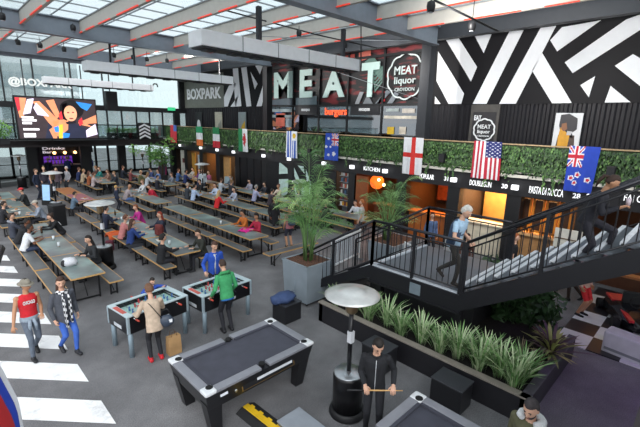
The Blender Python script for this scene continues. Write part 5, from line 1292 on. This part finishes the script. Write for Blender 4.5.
def x_hood(col, name='hood'):
    def fn(root, J):
        s = J['s']; MB().tube([J['at'](.47)+J['B'] @ V((math.sin(a)*.105*s, -math.cos(a)*.085*s-.02, .02-.03*math.sin(a/2)*0+(.03 if abs(a) < 1.2 else -.02))) for a in [-2.6+.52*i for i in range(11)]], [.025*s]+[.04*s]*9+[.025*s], 8).build(name, cloth(col), root)
    return fn
def world(J, p):
    r = J['root']; m_ = Matrix.Rotation(r.rotation_euler.z, 3, 'Z'); return m_ @ V(p)+V(r.location)

# --- people near the camera
NV = .0105
cpos = V((4.5, 3.2, 0)); fdir = V((-.78, -.6, 0))
hR, hL = at_z(368, 392, 1.0), at_z(393, 395.5, 1.0)
hR = V((4.5-.28, 3.2-.03, 1.0)); hL = V((4.5+.03, 3.2-.32, 1.0))
def x_zip(root, J):
    s = J['s']; B = J['B']; b = MB()
    b.tube([J['at'](t)+B @ V((0, d*s, 0)) for t, d in ((-.08, .125), (.05, .121), (.2, .113), (.32, .124), (.4, .12), (.45, .1))], .006, 6); b.build('zip', mat('#c9ccd2', .4), root)
    MB().tube([J['at'](.47)+B @ V((math.sin(a)*.072*s, math.cos(a)*.068*s+.005, .012)) for a in [-2.9+.58*i for i in range(11)]], .017*s, 8).build('collar', cloth('#1b1c20'), root)
_, J = person('man in a black zipped tracksuit looking down and holding a cue', 4.5, 3.2, fdir, h=1.76, top='#1e1f24', bot='#1d1e24', skin='fair', shoe='#17171a', hair=('short', '#1f1916'), lean=.12, head=(.25, .5), rh=('w', hR), lh=('w', hL), vox=NV, extra=x_zip)
h0_, h1_ = [world(J, q[0]+q[1]*.07+q[2]*.02) for q in J['hands']]
dcue = (h0_-h1_).normalized()
t = thing('pool_cue', 'wooden pool cue held level by the man in the black tracksuit', 'cue', tuple(h1_)); 
MB().tube([-dcue*.28, dcue*.02], [.014, .012], 8).build('butt', BLK, t); MB().tube([dcue*.02, dcue*.55], [.0115, .007], 8).build('shaft', mat('#d3a56a', .4), t)
def x_parka(root, J):
    s = J['s']; B = J['B']
    MB().tube([J['at'](.48)+B @ V((math.sin(a)*.12*s, math.cos(a)*-.1*s-.01, .035-.0*a)) for a in [-2.5+.5*i for i in range(11)]], [.03*s]+[.05*s]*9+[.03*s], 10).build('fleece_hood', mat('#d5d6d8', .95, bump=.6, scale=60), root)
    MB().tube([J['at'](t)+B @ V((0, d*s, 0)) for t, d in ((-.08, .14), (.2, .13), (.42, .12))], .012, 6).build('zip', mat('#3a3a36', .5), root)
person('man in an olive parka with pale fleece hood at the bottom edge', 4.72, 1.06, (-.95, .2), h=1.75, top='#5c5a42', bot='#2a2c34', skin='fair', hair=('short', '#3a3436', 'beard'), bulk=1.15, head=(.1, .35), lean=.05, vox=NV, extra=x_parka)
# woman in the red vest
def x_vest(root, J):
    s = J['s']; B = J['B']; at = J['at']
    x_cap('#8a8478', hat=True)(root, J)
    tb = MB()
    n_ = 20
    tb.loft([[at(t)+B @ V((math.cos(2*PI*k/n_)*a*s, math.sin(2*PI*k/n_)*b*s, 0)) for k in range(n_)] for t, a, b in ((.02, .162, .128), (-.06, .175, .14), (-.1, .17, .135))]); tb.build('jacket_round_waist', cloth('#8d9aa8'), root)
    b = MB()
    for q in (-1, 1): b.tube([at(-.03)+B @ V((q*.03, .135, 0)), at(-.14)+B @ V((q*.05, .17, 0)), at(-.28)+B @ V((q*.06, .17, 0))], [.03, .035, .02], 8)
    b.build('tied_sleeves', cloth('#8d9aa8'), root)
    b = MB()
    for q in (-1, 1): b.ball(J['hp']((q*.032, .095, .012)), (.024*s, .008*s, .018*s), J['Hm'], 10, 6)
    b.build('sunglasses', mat('#1a1a1e', .15), root)
    vs, fs = text_mesh('CHICAGO', .1, .004, .004, width=.2, height=.075); o_ = at(.3)+B @ V((0, .121*s, 0))
    m_ = B @ Matrix(((-1, 0, 0), (0, 0, 1), (0, 1, 0)))
    MB().add([o_+m_ @ (v_-V((.1, 0, 0))) for v_ in vs], fs, False).build('vest_lettering', mat('#e4e2e4', .6), root)
person('woman in a red sports vest and patterned sun hat walking by the crossing', 1.08, 9.2, (.12, -1), h=1.68, pose='walk', top='#c8202c', bot='#5b6472', skin='tan', shoe='#15151a', hair=('short', '#2c221c'), sleeve=0, head=(.55, .1), rh=(.3, .12, .82), lh=(-.16, .2, .95), lf=(-.08, -.18, .15), rf=(.08, .2, .09), hem=-.04, vox=NV, extra=x_vest)
def x_scarf(root, J):
    s = J['s']; B = J['B']; at = J['at']
    def chk(nt, b, tc):
        mp = nt.nodes.new('ShaderNodeTexChecker'); mp.inputs['Scale'].default_value = 16; mp.inputs[1].default_value = lin('#e6e7ea'); mp.inputs[2].default_value = lin('#2b2c32')
        nt.links.new(tc.outputs['Object'], mp.inputs['Vector']); nt.links.new(mp.outputs['Color'], b.inputs['Base Color'])
    ms = pattern('checked_scarf', chk, .9); b = MB()
    b.tube([at(.485)+B @ V((math.sin(a)*.085*s, math.cos(a)*.085*s+.01, .0)) for a in [2*PI*i/14 for i in range(15)]], .038*s, 8)
    for q in (-1, 1): b.tube([at(.47)+B @ V((q*.05, .1, 0)), at(.3)+B @ V((q*.055, .15, 0)), at(.1)+B @ V((q*.05, .155, 0)), at(-.18-.08*(q > 0))+B @ V((q*.045, .17, 0))], [.03, .05, .055, .055], 8, flat=.4)
    b.build('scarf', ms, root)
person('woman in a grey coat and checked scarf walking by the crossing', 1.62, 8.9, (.25, -1), h=1.68, pose='walk', top='#4c4f58', bot='#3b62b8', skin='fair', shoe='#222228', hair=('long', '#4a3226'), head=(-.35, .15), bulk=1.15, hem=-.2, lf=(-.06, .2, .09), rf=(.07, -.16, .14), vox=NV, extra=x_scarf)
# woman in beige at the first football table
def x_strap(root, J):
    s = J['s']; B = J['B']; at = J['at']
    MB().tube([at(.47)+B @ V((-.1, -.02, 0)), at(.4)+B @ V((-.06, -.125, 0)), at(.2)+B @ V((.05, -.125, 0)), at(.02)+B @ V((.15, -.08, 0))], .011, 6, flat=.5).build('bag_strap', BLK, root)
_, J = person('woman in a beige jacket leaning over the football table from the near side', 2.82, 7.4, (.12, 1), h=1.62, top='#c3ad98', bot='#1f1f25', shoe='#c8202c', hair=('curly', '#6a4a36'), lean=.22, head=(.1, .3), rh=('w', (3.1, 7.8, .96)), lh=('w', (2.6, 7.78, .96)), hem=-.2, bulk=1.1, vox=NV, extra=x_strap)
p = world(J, J['at'](-.04)+J['B'] @ V((.22, -.06, 0)))
t = thing('handbag', 'blue grey handbag on the hip of the woman in beige', 'bag', tuple(p), R(-20)); mb = MB(); mb.ball((0, 0, 0), (.15, .08, .13), None, 14, 10, lambda d, q: q*(1+.15*noise.noise(d*3))); mb.build('body', mat('#3c4656', .5), t)
MB().box((.07, -.06, .02), (.08, .03, .06)).build('pale_tag', WHT, t); MB().tube([V((-.1, 0, .1)), V((-.06, 0, .24)), V((.05, 0, .24)), V((.1, 0, .1))], .01, 6).build('handle', BLK, t)
person('child in a blue top leaning on the far side of the football table', 3.42, 9.0, (-.12, -1), h=1.22, top='#2f52b0', bot='#2a2c34', hair=('short', '#221a16'), lean=.3, head=(.2, .2), rh=('w', (3.2, 8.66, .97)), lh=('w', (3.62, 8.7, .97)), vox=.013, extra=lambda root, J: MB().loft([[J['at'](t)+J['B'] @ V((math.cos(k*PI/8)*a*J['s'], math.sin(k*PI/8)*b*J['s'], 0)) for k in range(16)] for t, a, b in ((.02, .155, .12), (.3, .17, .124), (.44, .12, .1))]).build('dark_gilet', cloth('#22222a'), root))
person('man in a green hooded top playing at the second football table', 4.5, 7.42, (.1, 1), h=1.75, top='#3f9a62', bot='#23232a', shoe='#1b1b20', hair=('buzz', '#3c2c24'), lean=.22, head=(0, .35), rh=('w', (4.75, 7.62, .9)), lh=('w', (4.22, 7.62, .9)), hem=-.08, vox=NV, extra=ranked(x_hood('#3a9059'), lambda root, J: MB().loft([J['ring'](-.07, .158, .119), J['ring'](-.115, .162, .122)], cap=True).build('shirt_hem', cloth('#2f6fb4'), root)))
person('man in a bright blue jacket standing behind the second football table', 5.12, 9.05, (-.25, -1), h=1.74, top='#2a52b4', bot='#20212a', hair=('short', '#4a3026'), lean=.12, head=(.1, .3), rh=(.28, .2, .95), bulk=1.1, vox=NV, extra=lambda root, J: MB().loft([[J['at'](t)+J['B'] @ V((q*w_*J['s'], d*J['s'], 0)) for q, d in ((-1, .09), (0, dd), (1, .09), (0, .08))] for t, w_, dd in ((-.09, .05, .14), (.2, .045, .13), (.4, .04, .13), (.47, .05, .09))]).build('pale_shirt_front', cloth('#c3c6cc'), root))
# the two on the stairs
def x_gilet(root, J):
    s = J['s']; n_ = 16
    MB().loft([[J['at'](t)+J['B'] @ V((math.cos(2*PI*k/n_)*a*s, math.sin(2*PI*k/n_)*b*s-.025, 0)) for k in range(n_)] for t, a, b in ((-.06, .185, .14), (.1, .172, .135), (.32, .195, .145), (.43, .17, .115), (.475, .1, .085))]).build('gilet', cloth('#40536e'), root)
person('grey haired man in a blue gilet stepping along the stair landing', 7.6, 3.62, (-.08, -1), z=ZL, h=1.74, pose='walk', top='#a9c6de', bot='#3a3734', shoe='#2c241f', hair=('curly', '#cfcac2'), lean=.22, head=(0, .4), sleeve=.38, rh=(.24, .38, 1.03), lh=(-.2, .25, .95), lf=(-.08, -.36, .2), rf=(.08, .12, .09), vox=NV, extra=x_gilet)
zs_ = ZL+SL*(YA-1.25)
person('woman in black climbing the upper stair flight holding a cup', 7.75, 1.42, (0, -1), z=2.5, h=1.66, top='#24242c', bot='#26252e', shoe='#c9a9b4', skin='tan', hair=('pony', '#3a2820'), lean=.33, head=(.15, .35), rh=(.12, .4, 1.12), lh=(-.1, .4, 1.1), lf=(-.09, .3, .3), rf=(.09, -.06, .1), hem=-.12, bulk=1.1, vox=NV, pz=.88)
o = MB().lathe([(.028, 0), (.038, .11)], n=14).build('paper_cup', mat('#d3c3cc', .5)); o.location = (7.72, .93, 3.66); tag(o, 'pale paper cup in the hands of the climbing woman', 'cup')
# people beyond the stair
person('person in a black waistcoat standing beyond the upper stair flight', 12.2, 3.95, (.3, -.6), h=1.75, top='#1d1d22', bot='#25252b', hair=('short', '#a0562a'), vox=.016, sleeve=.4)
person('seated person in a blue jacket past the landing railing', 12.9, 7.1, (-.6, -.8), z=0, h=1.7, top='#52678e', bot='#2a2c34', hair=('short', '#5a3426'), vox=.016, pz=.93)
person('short dark haired person in a brown top past the landing', 11.9, 5.25, (-.8, -.5), h=1.5, top='#5c3c34', bot='#26262c', hair=('curly', '#2a1e1a'), vox=.016)
person('person in red shorts standing under the upper stair flight', 11.8, 1.98, (-.3, -1), h=1.72, top='#d0a89a', bot='#d02a30', skin='tan', hair=('short', '#2a2220'), shorts=True, vox=.016)
person('person in dark trousers on the chequered floor beyond the stair', 12.75, 2.3, (-.5, 1), h=1.75, top='#d8b8c0', bot='#3a2c26', hair=('short', '#2a2220'), pose='walk', lf=(-.09, .2, .09), rf=(.09, -.2, .12), vox=.016)
# people behind the tall palm and along the fifth row
person('person in a long dark coat standing behind the tall palm', 10.35, 13.1, (-.2, -1), h=1.74, top='#1d1c20', bot='#1d1d22', hair=('short', '#2a1e1a'), skin='dark', hem=-.4, bulk=1.15, vox=.016)
def x_pack(root, J):
    b = MB(); b.rbox(tuple(J['at'](.28)+J['B'] @ V((0, -.2, 0))), (.28, .17, .42), .06); b.build('backpack', cloth('#3a4254'), root)
person('person in a pink floral top and shorts behind the tall palm', 9.72, 11.35, (.3, 1), h=1.66, top='#b4707a', bot='#3a3c4a', skin='tan', hair=('bun', '#6a4a36'), shorts=True, sleeve=.4, vox=.016, extra=x_pack)
person('red haired man in a pale grey shirt by the lamp lit shop', 12.65, 10.2, (-.5, 1), h=1.76, top='#b3b6b2', bot='#4a4a50', hair=('short', '#b06a3c', 'beard'), sleeve=.4, vox=.016)
# ------------------------------------------------------------------ seated people, row by row
CX = [r[1] for r in ROWS]
def sit(lab, row, side, y, top, hair=('short', '#2a201a'), **k):
    fy = k.pop('fy', 0.); off = k.pop('off', .66)
    k.setdefault('vox', .018 if y < 16 else .024)
    return person(lab, CX[row]+side*off, y, (-side, fy), pose='sit', top=top, hair=hair, group=None, **k)
# first row beside the crossing
sit('long haired woman in a dark leather jacket at the near end of the first row', 0, 1, 12.9, '#26282c', ('long', '#221a18'), lean=.25, fy=-.15, head=(.2, .05), bulk=1.12, lh=(-.2, .34, .82), rh=(.12, .4, .8), vox=.013)
sit('man in a white T shirt with his back turned leaning on the first row', 0, -1, 15.5, '#d3d5da', ('buzz', '#1d1816'), skin='dark', sleeve=.45, lean=.35, fy=.1, vox=.013, bot='#3c4660')
sit('person in a black hooded jacket beside the man in white at the first row', 0, -1, 16.6, '#1b1b20', ('buzz', '#1d1816'), skin='dark', lean=.5, bulk=1.12, vox=.016, extra=x_hood('#1b1b20'))
sit('man in a dark jacket with grey sleeves sitting upright at the first row', 0, -1, 17.5, '#3b3f4c', ('short', '#3a2c24'), lean=.0, head=(-.3, .0), bulk=1.15, vox=.016, extra=x_hood('#8a8e98'))
sit('person in a black top with white print reaching across the first row', 0, 1, 17.0, '#18181d', ('bun', '#3a2a22'), lean=.5, lh=(-.2, .6, .8), rh=(.15, .55, .8), vox=.016, extra=lambda root, J: MB().box(tuple(J['at'](.3)+J['B'] @ V((0, -.118, 0))), (.16, .012, .12), J['B']).build('white_print', WHT, root))
sit('man in a pale flat cap and grey shirt leaning on the first row', 0, 1, 19.9, '#8a93a2', ('buzz', '#6a5a4c'), lean=.4, lh=(-.2, .5, .8), vox=.016, extra=x_cap('#b8b0a4'))
sit('dark clothed person at the left picture edge of the first row', 0, -1, 20.2, '#23242a', ('short', '#2a201a'), lean=.2)
sit('second dark clothed person further along the crossing side of the first row', 0, -1, 21.9, '#2c3440', ('short', '#1f1814'), lean=.25)
sit('person in a red cap and dark coat on the far part of the first row', 0, 1, 23.6, '#2a2e30', ('buzz', '#2a201a'), lean=.25, bulk=1.15, extra=x_cap('#d0323a'))
sit('pale topped person at the left edge near the far end of the first row', 0, -1, 23.5, '#b9b4b0', ('short', '#5a4638'), lean=.2)
# standing group and bar
person('man in a dark navy suit standing in the group before the bar', 4.5, 27.6, (.5, -.4), h=1.8, top='#222c42', bot='#222838', hair=('short', '#5a4030'), hem=-.16, bulk=1.1)
person('woman in a sleeveless navy dress standing in the group before the bar', 5.05, 26.9, (-.6, .2), h=1.7, top='#26304e', bot='#26304e', hair=('long', '#8a5a44'), skirt='dress', sleeve=0)
person('blond person in a dark top standing behind the suited man', 5.2, 29.3, (.2, -1), h=1.72, top='#3a3440', bot='#2a2c34', hair=('short', '#c8a878'))
person('fair haired woman standing behind the woman in the navy dress', 5.75, 28.8, (-.4, -1), h=1.66, top='#5a4c54', bot='#2a2c34', hair=('long', '#c9a078'))
person('white haired person standing at the right of the group before the bar', 6.4, 29.2, (-.8, -.3), h=1.68, top='#a8a4aa', bot='#35363c', hair=('short', '#dad6d2'))
person('man in a royal blue jumper standing at the bar counter', 7.9, 35.4, (.1, 1), h=1.78, top='#2e4484', bot='#232a40', hair=('buzz', '#b08a6a'), bulk=1.1, rh=(.3, .35, 1.1))
person('person in dark clothes standing at the left end of the bar counter', 6.6, 35.3, (.2, 1), h=1.72, top='#23263a', bot='#20222c', hair=('short', '#c9a078'))
person('man in a violet blue shirt with raised arm by the bar doors', 9.5, 35.8, (-.4, -.8), h=1.78, top='#3c4690', bot='#2a2e50', hair=('short', '#2a201a'), rh=(.3, .25, 1.45))
person('man in a white shirt walking behind the back glass doors', 12.3, 36.9, (.8, -.3), h=1.78, top='#c6cfdf', bot='#8fa0b8', hair=('short', '#3a2a22'), pose='walk')
person('bartender in dark shirt behind the bar counter', 7.0, 36.8, (0, -1), h=1.75, top='#2a2230', bot='#222', hair=('short', '#6a4632')) if 0 else None
# second row
sit('boy in a grey blue T shirt at the reddish far table of the second row', 1, -1, 21.4, '#5f7488', ('short', '#241c18'), h=1.6, sleeve=.45, lean=.25)
sit('man in dark navy with his back turned at the second row by the heater', 1, -1, 16.85, '#20263a', ('short', '#1d1816'), lean=.2, bulk=1.2, vox=.016, fy=.2)
sit('woman in a magenta jacket on the shop side of the second row', 1, 1, 16.6, '#b42a84', ('short', '#8a5236'), lean=.35, bulk=1.1)
sit('woman with long brown hair in a blue jacket at the second row bench', 1, -1, 14.1, '#27407e', ('long', '#4c3026'), lean=.18, bulk=1.1, vox=.013, bot='#23242c')
sit('person in a pink top leaning in beside the woman in the blue jacket', 1, -1, 14.95, '#c07a78', ('short', '#6a4232'), lean=.3)
sit('red haired woman in a navy top facing left at the second row', 1, 1, 14.6, '#262c3e', ('long', '#8a3826'), lean=.12, vox=.013)
sit('dark haired person in black at the near end of the second row bench', 1, -1, 11.6, '#1c1d21', ('curly', '#1c1614'), lean=.15, bulk=1.1, vox=.013, rh=(.12, .5, .85))
sit('man in a dark olive jacket sitting across from the person in black', 1, 1, 11.5, '#2e302a', ('short', '#3a2c22'), lean=.25, bulk=1.1, head=(.2, .2), vox=.013)
# middle row
sit('person in a beige hooded jacket at the far end of the middle row', 2, -1, 30.0, '#c2ab8e', ('short', '#a8825c'), lean=.2, bulk=1.15)
sit('person in an orange brown top second at the far end of the middle row', 2, -1, 28.6, '#a8603c', ('long', '#5a3626'), lean=.1)
sit('person in a pale top third at the far end of the middle row', 2, -1, 27.7, '#b9a8a8', ('short', '#6a4232'), lean=.15)
sit('person in dark blue sitting behind the beige jacket at the far end', 2, -1, 31.1, '#25305a', ('short', '#6a4636'), lean=.2)
sit('person in teal on the shop side of the far middle row', 2, 1, 30.7, '#2f8a86', ('short', '#7a5a40'), lean=.15)
sit('person in brown beside the teal top at the far middle row', 2, 1, 31.5, '#5a3c38', ('short', '#a07048'), lean=.15)
person('blond child in a dark top standing at the middle row bench', 6.95, 22.0, (1, .1), h=1.35, top='#262e44', bot='#22252e', hair=('short', '#c8a060'))
sit('bald man in a grey pink shirt bending over the middle row', 2, -1, 22.2, '#a89a9c', ('bald', '#8a6a5a'), lean=.45, bulk=1.1, bot='#5f86c8', skin='tan')
sit('woman in a white top facing the bald man across the middle row', 2, 1, 23.1, '#d5d5d8', ('short', '#8a6848'), lean=.1)
sit('person in a bright red jacket resting on the middle row table', 2, 1, 21.6, '#c01f3a', ('short', '#5a3a2a'), lean=.5, bulk=1.2)
sit('woman in an orange jumper at the near end of the middle row', 2, 1, 13.0, '#c06a28', ('bun', '#221814'), skin='tan', lean=.15, head=(-.3, .15), bulk=1.08, vox=.013)
sit('curly dark haired woman in a crimson top at the near end of the middle row', 2, 1, 12.15, '#a8223e', ('afro', '#1e1614'), skin='tan', lean=.1, head=(.4, .1), vox=.013, lh=(-.2, .35, .82))
# fourth row
sit('grey balding man in a dark jumper at the fourth row bench', 3, -1, 20.65, '#3c4048', ('buzz', '#b8a89c'), lean=.1)
sit('man in a pale blue shirt next to the grey balding man', 3, -1, 19.95, '#b3c4e2', ('short', '#2a201a'), lean=.2)
sit('man in a white blue shirt across from the pale blue shirt', 3, 1, 19.75, '#c0cce2', ('short', '#4a2e26'), lean=.2, head=(.2, .1))
sit('person in black between the two pale shirts on the shop side', 3, 1, 21.5, '#1f2026', ('short', '#2a201a'), lean=.2)
sit('blond woman in a scarlet top with her back turned at the fourth row', 3, -1, 17.5, '#d8282c', ('long', '#c0a070'), lean=.25, bulk=1.1, vox=.016)
sit('dark haired person in white at the shop side of the fourth row', 3, 1, 17.9, '#a9adc0', ('short', '#221a18'), lean=.15, bulk=1.05)
sit('man in an olive jacket at the far fourth row', 3, -1, 27.3, '#5c5a38', ('short', '#c09a78'), lean=.15)
sit('person in a light blue top at the far fourth row', 3, 1, 27.4, '#6a84b8', ('short', '#3a2a22'), lean=.15)
sit('dark topped person at the far end of the fourth row', 3, -1, 30.6, '#262a36', ('short', '#6a4a3a'), lean=.15)
# fifth row
sit('grey haired person in a lilac shirt at the fifth row', 4, -1, 17.8, '#a9aac8', ('curly', '#8f8a86'), lean=.25, vox=.018)
sit('woman in a pale top facing the lilac shirt at the fifth row', 4, 1, 17.3, '#c9b8a8', ('bun', '#6a4232'), lean=.1, skin='tan')
sit('person in navy at the far fifth row near the sign board', 4, -1, 25.9, '#2c3a6a', ('short', '#2a201a'), lean=.15)
sit('person in a purple top at the far fifth row', 4, 1, 26.2, '#7a4a90', ('long', '#3a2a22'), lean=.15)
sit('person in pink on the shop side of the far fifth row', 4, 1, 24.9, '#a85a7a', ('short', '#4a2e26'), lean=.15)
person('person in a white shirt standing by the far patio heater and shops', 12.6, 23.3, (-.3, -1), h=1.74, top='#ccd4de', bot='#3a3e48', hair=('short', '#2a201a'))
person('dark haired person in grey at the shop counter by the display case', 13.3, 15.3, (.9, -.3), h=1.72, top='#3a3c44', bot='#22242a', hair=('short', '#221a18'))
sit('person in black on the bench before the doors with arrow shapes', 4, -1, 12.4, '#1e1f24', ('short', '#221a18'), lean=.2)
sit('person in a white top on the bench behind the tall palm', 4, 1, 11.6, '#c9ccd2', ('short', '#3a2a22'), lean=.2)
CROWD = [(3, -1, 24.6, '#2c2e38', 'dark', 'short'), (3, 1, 25.3, '#7a7f8a', 'grey', 'short'), (3, -1, 26.2, '#c2c6ce', 'white', 'long'), (3, 1, 28.5, '#3a4a78', 'slate blue', 'short'), (3, -1, 29.0, '#8a4a4a', 'brick red', 'short'), (4, -1, 21.3, '#c4c9d2', 'white', 'short'), (4, 1, 22.1, '#5a5f6a', 'mid grey', 'short'), (4, -1, 24.0, '#28304c', 'dark navy', 'long'),
  (4, 1, 27.3, '#b8b2aa', 'cream', 'short'), (4, -1, 27.0, '#4a6a9a', 'denim blue', 'short'), (4, -1, 20.2, '#33343c', 'charcoal', 'bun'), (4, 1, 20.0, '#a8a4b4', 'pale lilac', 'short'), (4, 1, 18.6, '#2a2c34', 'black', 'short'), (2, 1, 29.0, '#a07a6a', 'dusty pink', 'long'), (2, 1, 27.6, '#30343e', 'dark grey', 'short'), (4, -1, 16.4, '#3a3038', 'plum', 'short'), (4, 1, 15.6, '#c8c4be', 'off white', 'short'), (4, 1, 14.2, '#34363e', 'graphite', 'short')]
RW = ['', '', 'middle row', 'fourth row', 'shop front row']; HC = ['#2a201a', '#5a3c2a', '#8a6a48', '#1d1816']
for k, (r_, s_, y, c_, nm, hk) in enumerate(CROWD):
    sit('person in a %s top %s in the %s, %s side' % (nm, 'far back' if y > 23 else 'further along', RW[r_], 'crossing' if s_ < 0 else 'shop'), r_, s_, y, c_, (hk, HC[k % 4]), lean=.08+.05*(k % 4), h=1.66+.03*(k % 4), head=(.2*((k % 3)-1), .1))
# ------------------------------------------------------------------ things on and beside the tables
def onto(name, lab, cat, loc, build, group=None):
    t = thing(name, lab, cat, loc, random.uniform(0, 6), group); build(t); return t
def glass_(t): MB().lathe([(.032, 0), (.042, .15), (.038, .15), (.03, .012)], n=12).build('cup', mat('#cfd6da', .2, spec=.8), t); MB().lathe([(.033, .01), (.036, .09)], n=12).build('drink', mat('#c08a3a', .3), t)
def bottle_(t): MB().lathe([(.032, 0), (.032, .14), (.013, .2), (.013, .24)], n=12).build('glass', mat('#4a3420', .2), t)
def tray_(t): MB().rbox((0, 0, .012), (.3, .22, .024), .008).build('tray', mat('#c9c4ba', .6), t); MB().ball((.03, 0, .04), (.07, .06, .035)).build('food', mat('#b5763a', .7), t)
def bag_(col):
    def f(t):
        MB().rbox((0, 0, .2), (.28, .18, .4), .07).build('body', mat(col, .8), t); MB().rbox((0, -.1, .14), (.2, .06, .2), .03).build('pocket', mat(col, .8), t)
        for s_ in (-1, 1): MB().tube([V((s_*.07, .09, .36)), V((s_*.08, .14, .22)), V((s_*.07, .09, .06))], .012, 6).build('strap', mat(col, .8), t)
    return f
onto('backpack', 'maroon backpack standing on the second row table by the red haired woman', 'backpack', (5.6, 13.6, .757), bag_('#6a2c2a'))
def furry(t):
    mb = MB(); mb.ball((0, 0, .1), (.2, .17, .13), None, 16, 10, lambda d, q: q*(1+.2*noise.noise(d*3))); mb.build('body', mat('#cfd0d6', .9, bump=.4, scale=40), t); MB().ball((-.11, -.1, .09), (.07, .07, .1)).build('dark_flap', CHAR, t)
onto('soft_bag', 'white and black soft bag on the table before the long haired woman', 'bag', (2.5, 12.25, .757), furry)
onto('rucksack', 'dark maroon rucksack on the floor by the orange jacket bench', 'backpack', (4.45, 15.3, 0), bag_('#5a1f30'))
def drape(col, col2=None):
    def f(t):
        mb = MB(); n_ = 12; vs = []
        for j in range(n_+1):
            for i in range(n_+1):
                a, b = i/n_-.5, j/n_-.5; zz = .035-.5*max(0, abs(b)-.3)*1.8+.03*noise.noise(V((a*5, b*5, 1.3)))
                vs.append((a*.55, b*.55, zz))
        mb.add(vs, [(j*(n_+1)+i, j*(n_+1)+i+1, (j+1)*(n_+1)+i+1, (j+1)*(n_+1)+i) for j in range(n_) for i in range(n_)], True)
        o = mb.build('cloth', cloth(col), t); md = o.modifiers.new('t', 'SOLIDIFY'); md.thickness = .02
        MB().tube([V((-.22, .1, .04)), V((0, .16, .055)), V((.22, .1, .04))], .028, 8).build('collar', cloth(col2 or col), t)
    return f
o = onto('draped_jacket', 'orange jacket draped over the second row bench', 'jacket', (4.8, 15.8, .48), drape('#c8582a', '#e07a3a')); o.rotation_euler.z = 0
o = onto('folded_coat', 'hot pink coat folded on the table before the woman in orange', 'coat', (8.3, 12.2, .765), drape('#d81f8c')); o.rotation_euler.z = .3
o = onto('dark_coat', 'dark coat bundled on the bench behind the woman in the blue jacket', 'coat', (4.8, 13.85, .48), drape('#26272e')); o.rotation_euler.z = .1
PL = [(0, 14.3, glass_, 'plastic cup'), (0, 15.2, glass_, 'plastic cup'), (0, 16.4, bottle_, 'beer bottle'), (0, 20.0, glass_, 'plastic cup'), (0, 21.2, tray_, 'food tray'), (1, 13.0, tray_, 'food tray'), (1, 12.3, glass_, 'plastic cup'), (1, 15.9, tray_, 'food tray'), (1, 16.6, glass_, 'plastic cup'), (1, 17.7, bottle_, 'beer bottle'), (1, 22.3, tray_, 'food tray'),
      (2, 13.6, glass_, 'plastic cup'), (2, 21.6, tray_, 'food tray'), (2, 22.4, glass_, 'plastic cup'), (2, 28.3, tray_, 'food tray'), (2, 30.4, glass_, 'plastic cup'), (3, 17.1, glass_, 'plastic cup'), (3, 18.6, tray_, 'food tray'), (3, 20.3, tray_, 'food tray'), (3, 20.6, bottle_, 'beer bottle'), (3, 25.2, glass_, 'plastic cup'), (3, 21.7, glass_, 'plastic cup'), (4, 17.8, tray_, 'food tray'), (4, 18.9, glass_, 'plastic cup'), (4, 25.8, tray_, 'food tray'), (4, 21.0, glass_, 'plastic cup'), (4, 14.0, tray_, 'food tray')]
RN = ['first row by the crossing', 'second row', 'middle row', 'fourth row', 'fifth row by the shops']; cnt = {}
for r_, y, f_, nm in PL:
    k = cnt[(r_, nm)] = cnt.get((r_, nm), -1)+1
    onto(nm.replace(' ', '_'), '%s on the %s tables, %s' % ({'plastic cup': 'clear plastic cup', 'beer bottle': 'brown beer bottle', 'food tray': 'small food tray'}[nm], RN[r_], ['nearest of its kind there', 'second from the near end', 'third from the near end', 'farther along'][k]), nm.split()[-1], (CX[r_]+random.uniform(-.12, .12), y, .756), f_)
# high stools / posts seen behind, roof-lit daylight, lamps
w = bpy.data.worlds.new('overcast_sky'); SC.world = w; w.use_nodes = True; nt = w.node_tree; bg = nt.nodes['Background']
tc = nt.nodes.new('ShaderNodeTexCoord'); nz = nt.nodes.new('ShaderNodeTexNoise'); nz.inputs['Scale'].default_value = 2.5; nz.inputs['Detail'].default_value = 5
r = ramp(nt, [(.3, '#dbe7ef'), (.6, '#f4f7f9'), (.75, '#ffffff')]); nt.links.new(tc.outputs['Generated'], nz.inputs['Vector']); nt.links.new(nz.outputs['Fac'], r.inputs['Fac']); nt.links.new(r.outputs['Color'], bg.inputs['Color'])
bg.inputs['Strength'].default_value = 1.0
sun = bpy.data.lights.new('daylight_sun', 'SUN'); sun.energy = 1.7; sun.angle = R(50); so = bpy.data.objects.new('daylight_sun', sun); C.objects.link(so); so.rotation_euler = (R(38), R(-30), 0)
for k, p in enumerate(wash):
    sp = bpy.data.lights.new('spot_lamp', 'SPOT'); sp.energy = 480; sp.spot_size = R(110); sp.spot_blend = .8; sp.shadow_soft_size = .15; sp.color = (1, .97, .93)
    so_ = bpy.data.objects.new('spot_lamp', sp); C.objects.link(so_); so_.location = p+V((.12, 0, -.2))
    tgt = V((16.5, p.y+.5 if p.y < 14 else 20+5*(k-2), 6.2)); so_.rotation_euler = (tgt-so_.location).to_track_quat('-Z', 'Y').to_euler()
pl = bpy.data.lights.new('purple_lamp', 'SPOT'); pl.energy = 60; pl.color = (.55, .2, 1); pl.spot_size = R(100); pl.shadow_soft_size = .2; po = bpy.data.objects.new('purple_lamp', pl); C.objects.link(po); po.location = (8.6, -.2, 2.9); po.rotation_euler = (R(5), R(-10), 0)
SC.view_settings.view_transform = 'Standard'; SC.view_settings.look = 'None'; SC.view_settings.gamma = 1; SC.view_settings.exposure = .62
SC.cycles.max_bounces = 6; SC.cycles.transparent_max_bounces = 12; SC.cycles.caustics_reflective = False; SC.cycles.caustics_refractive = False
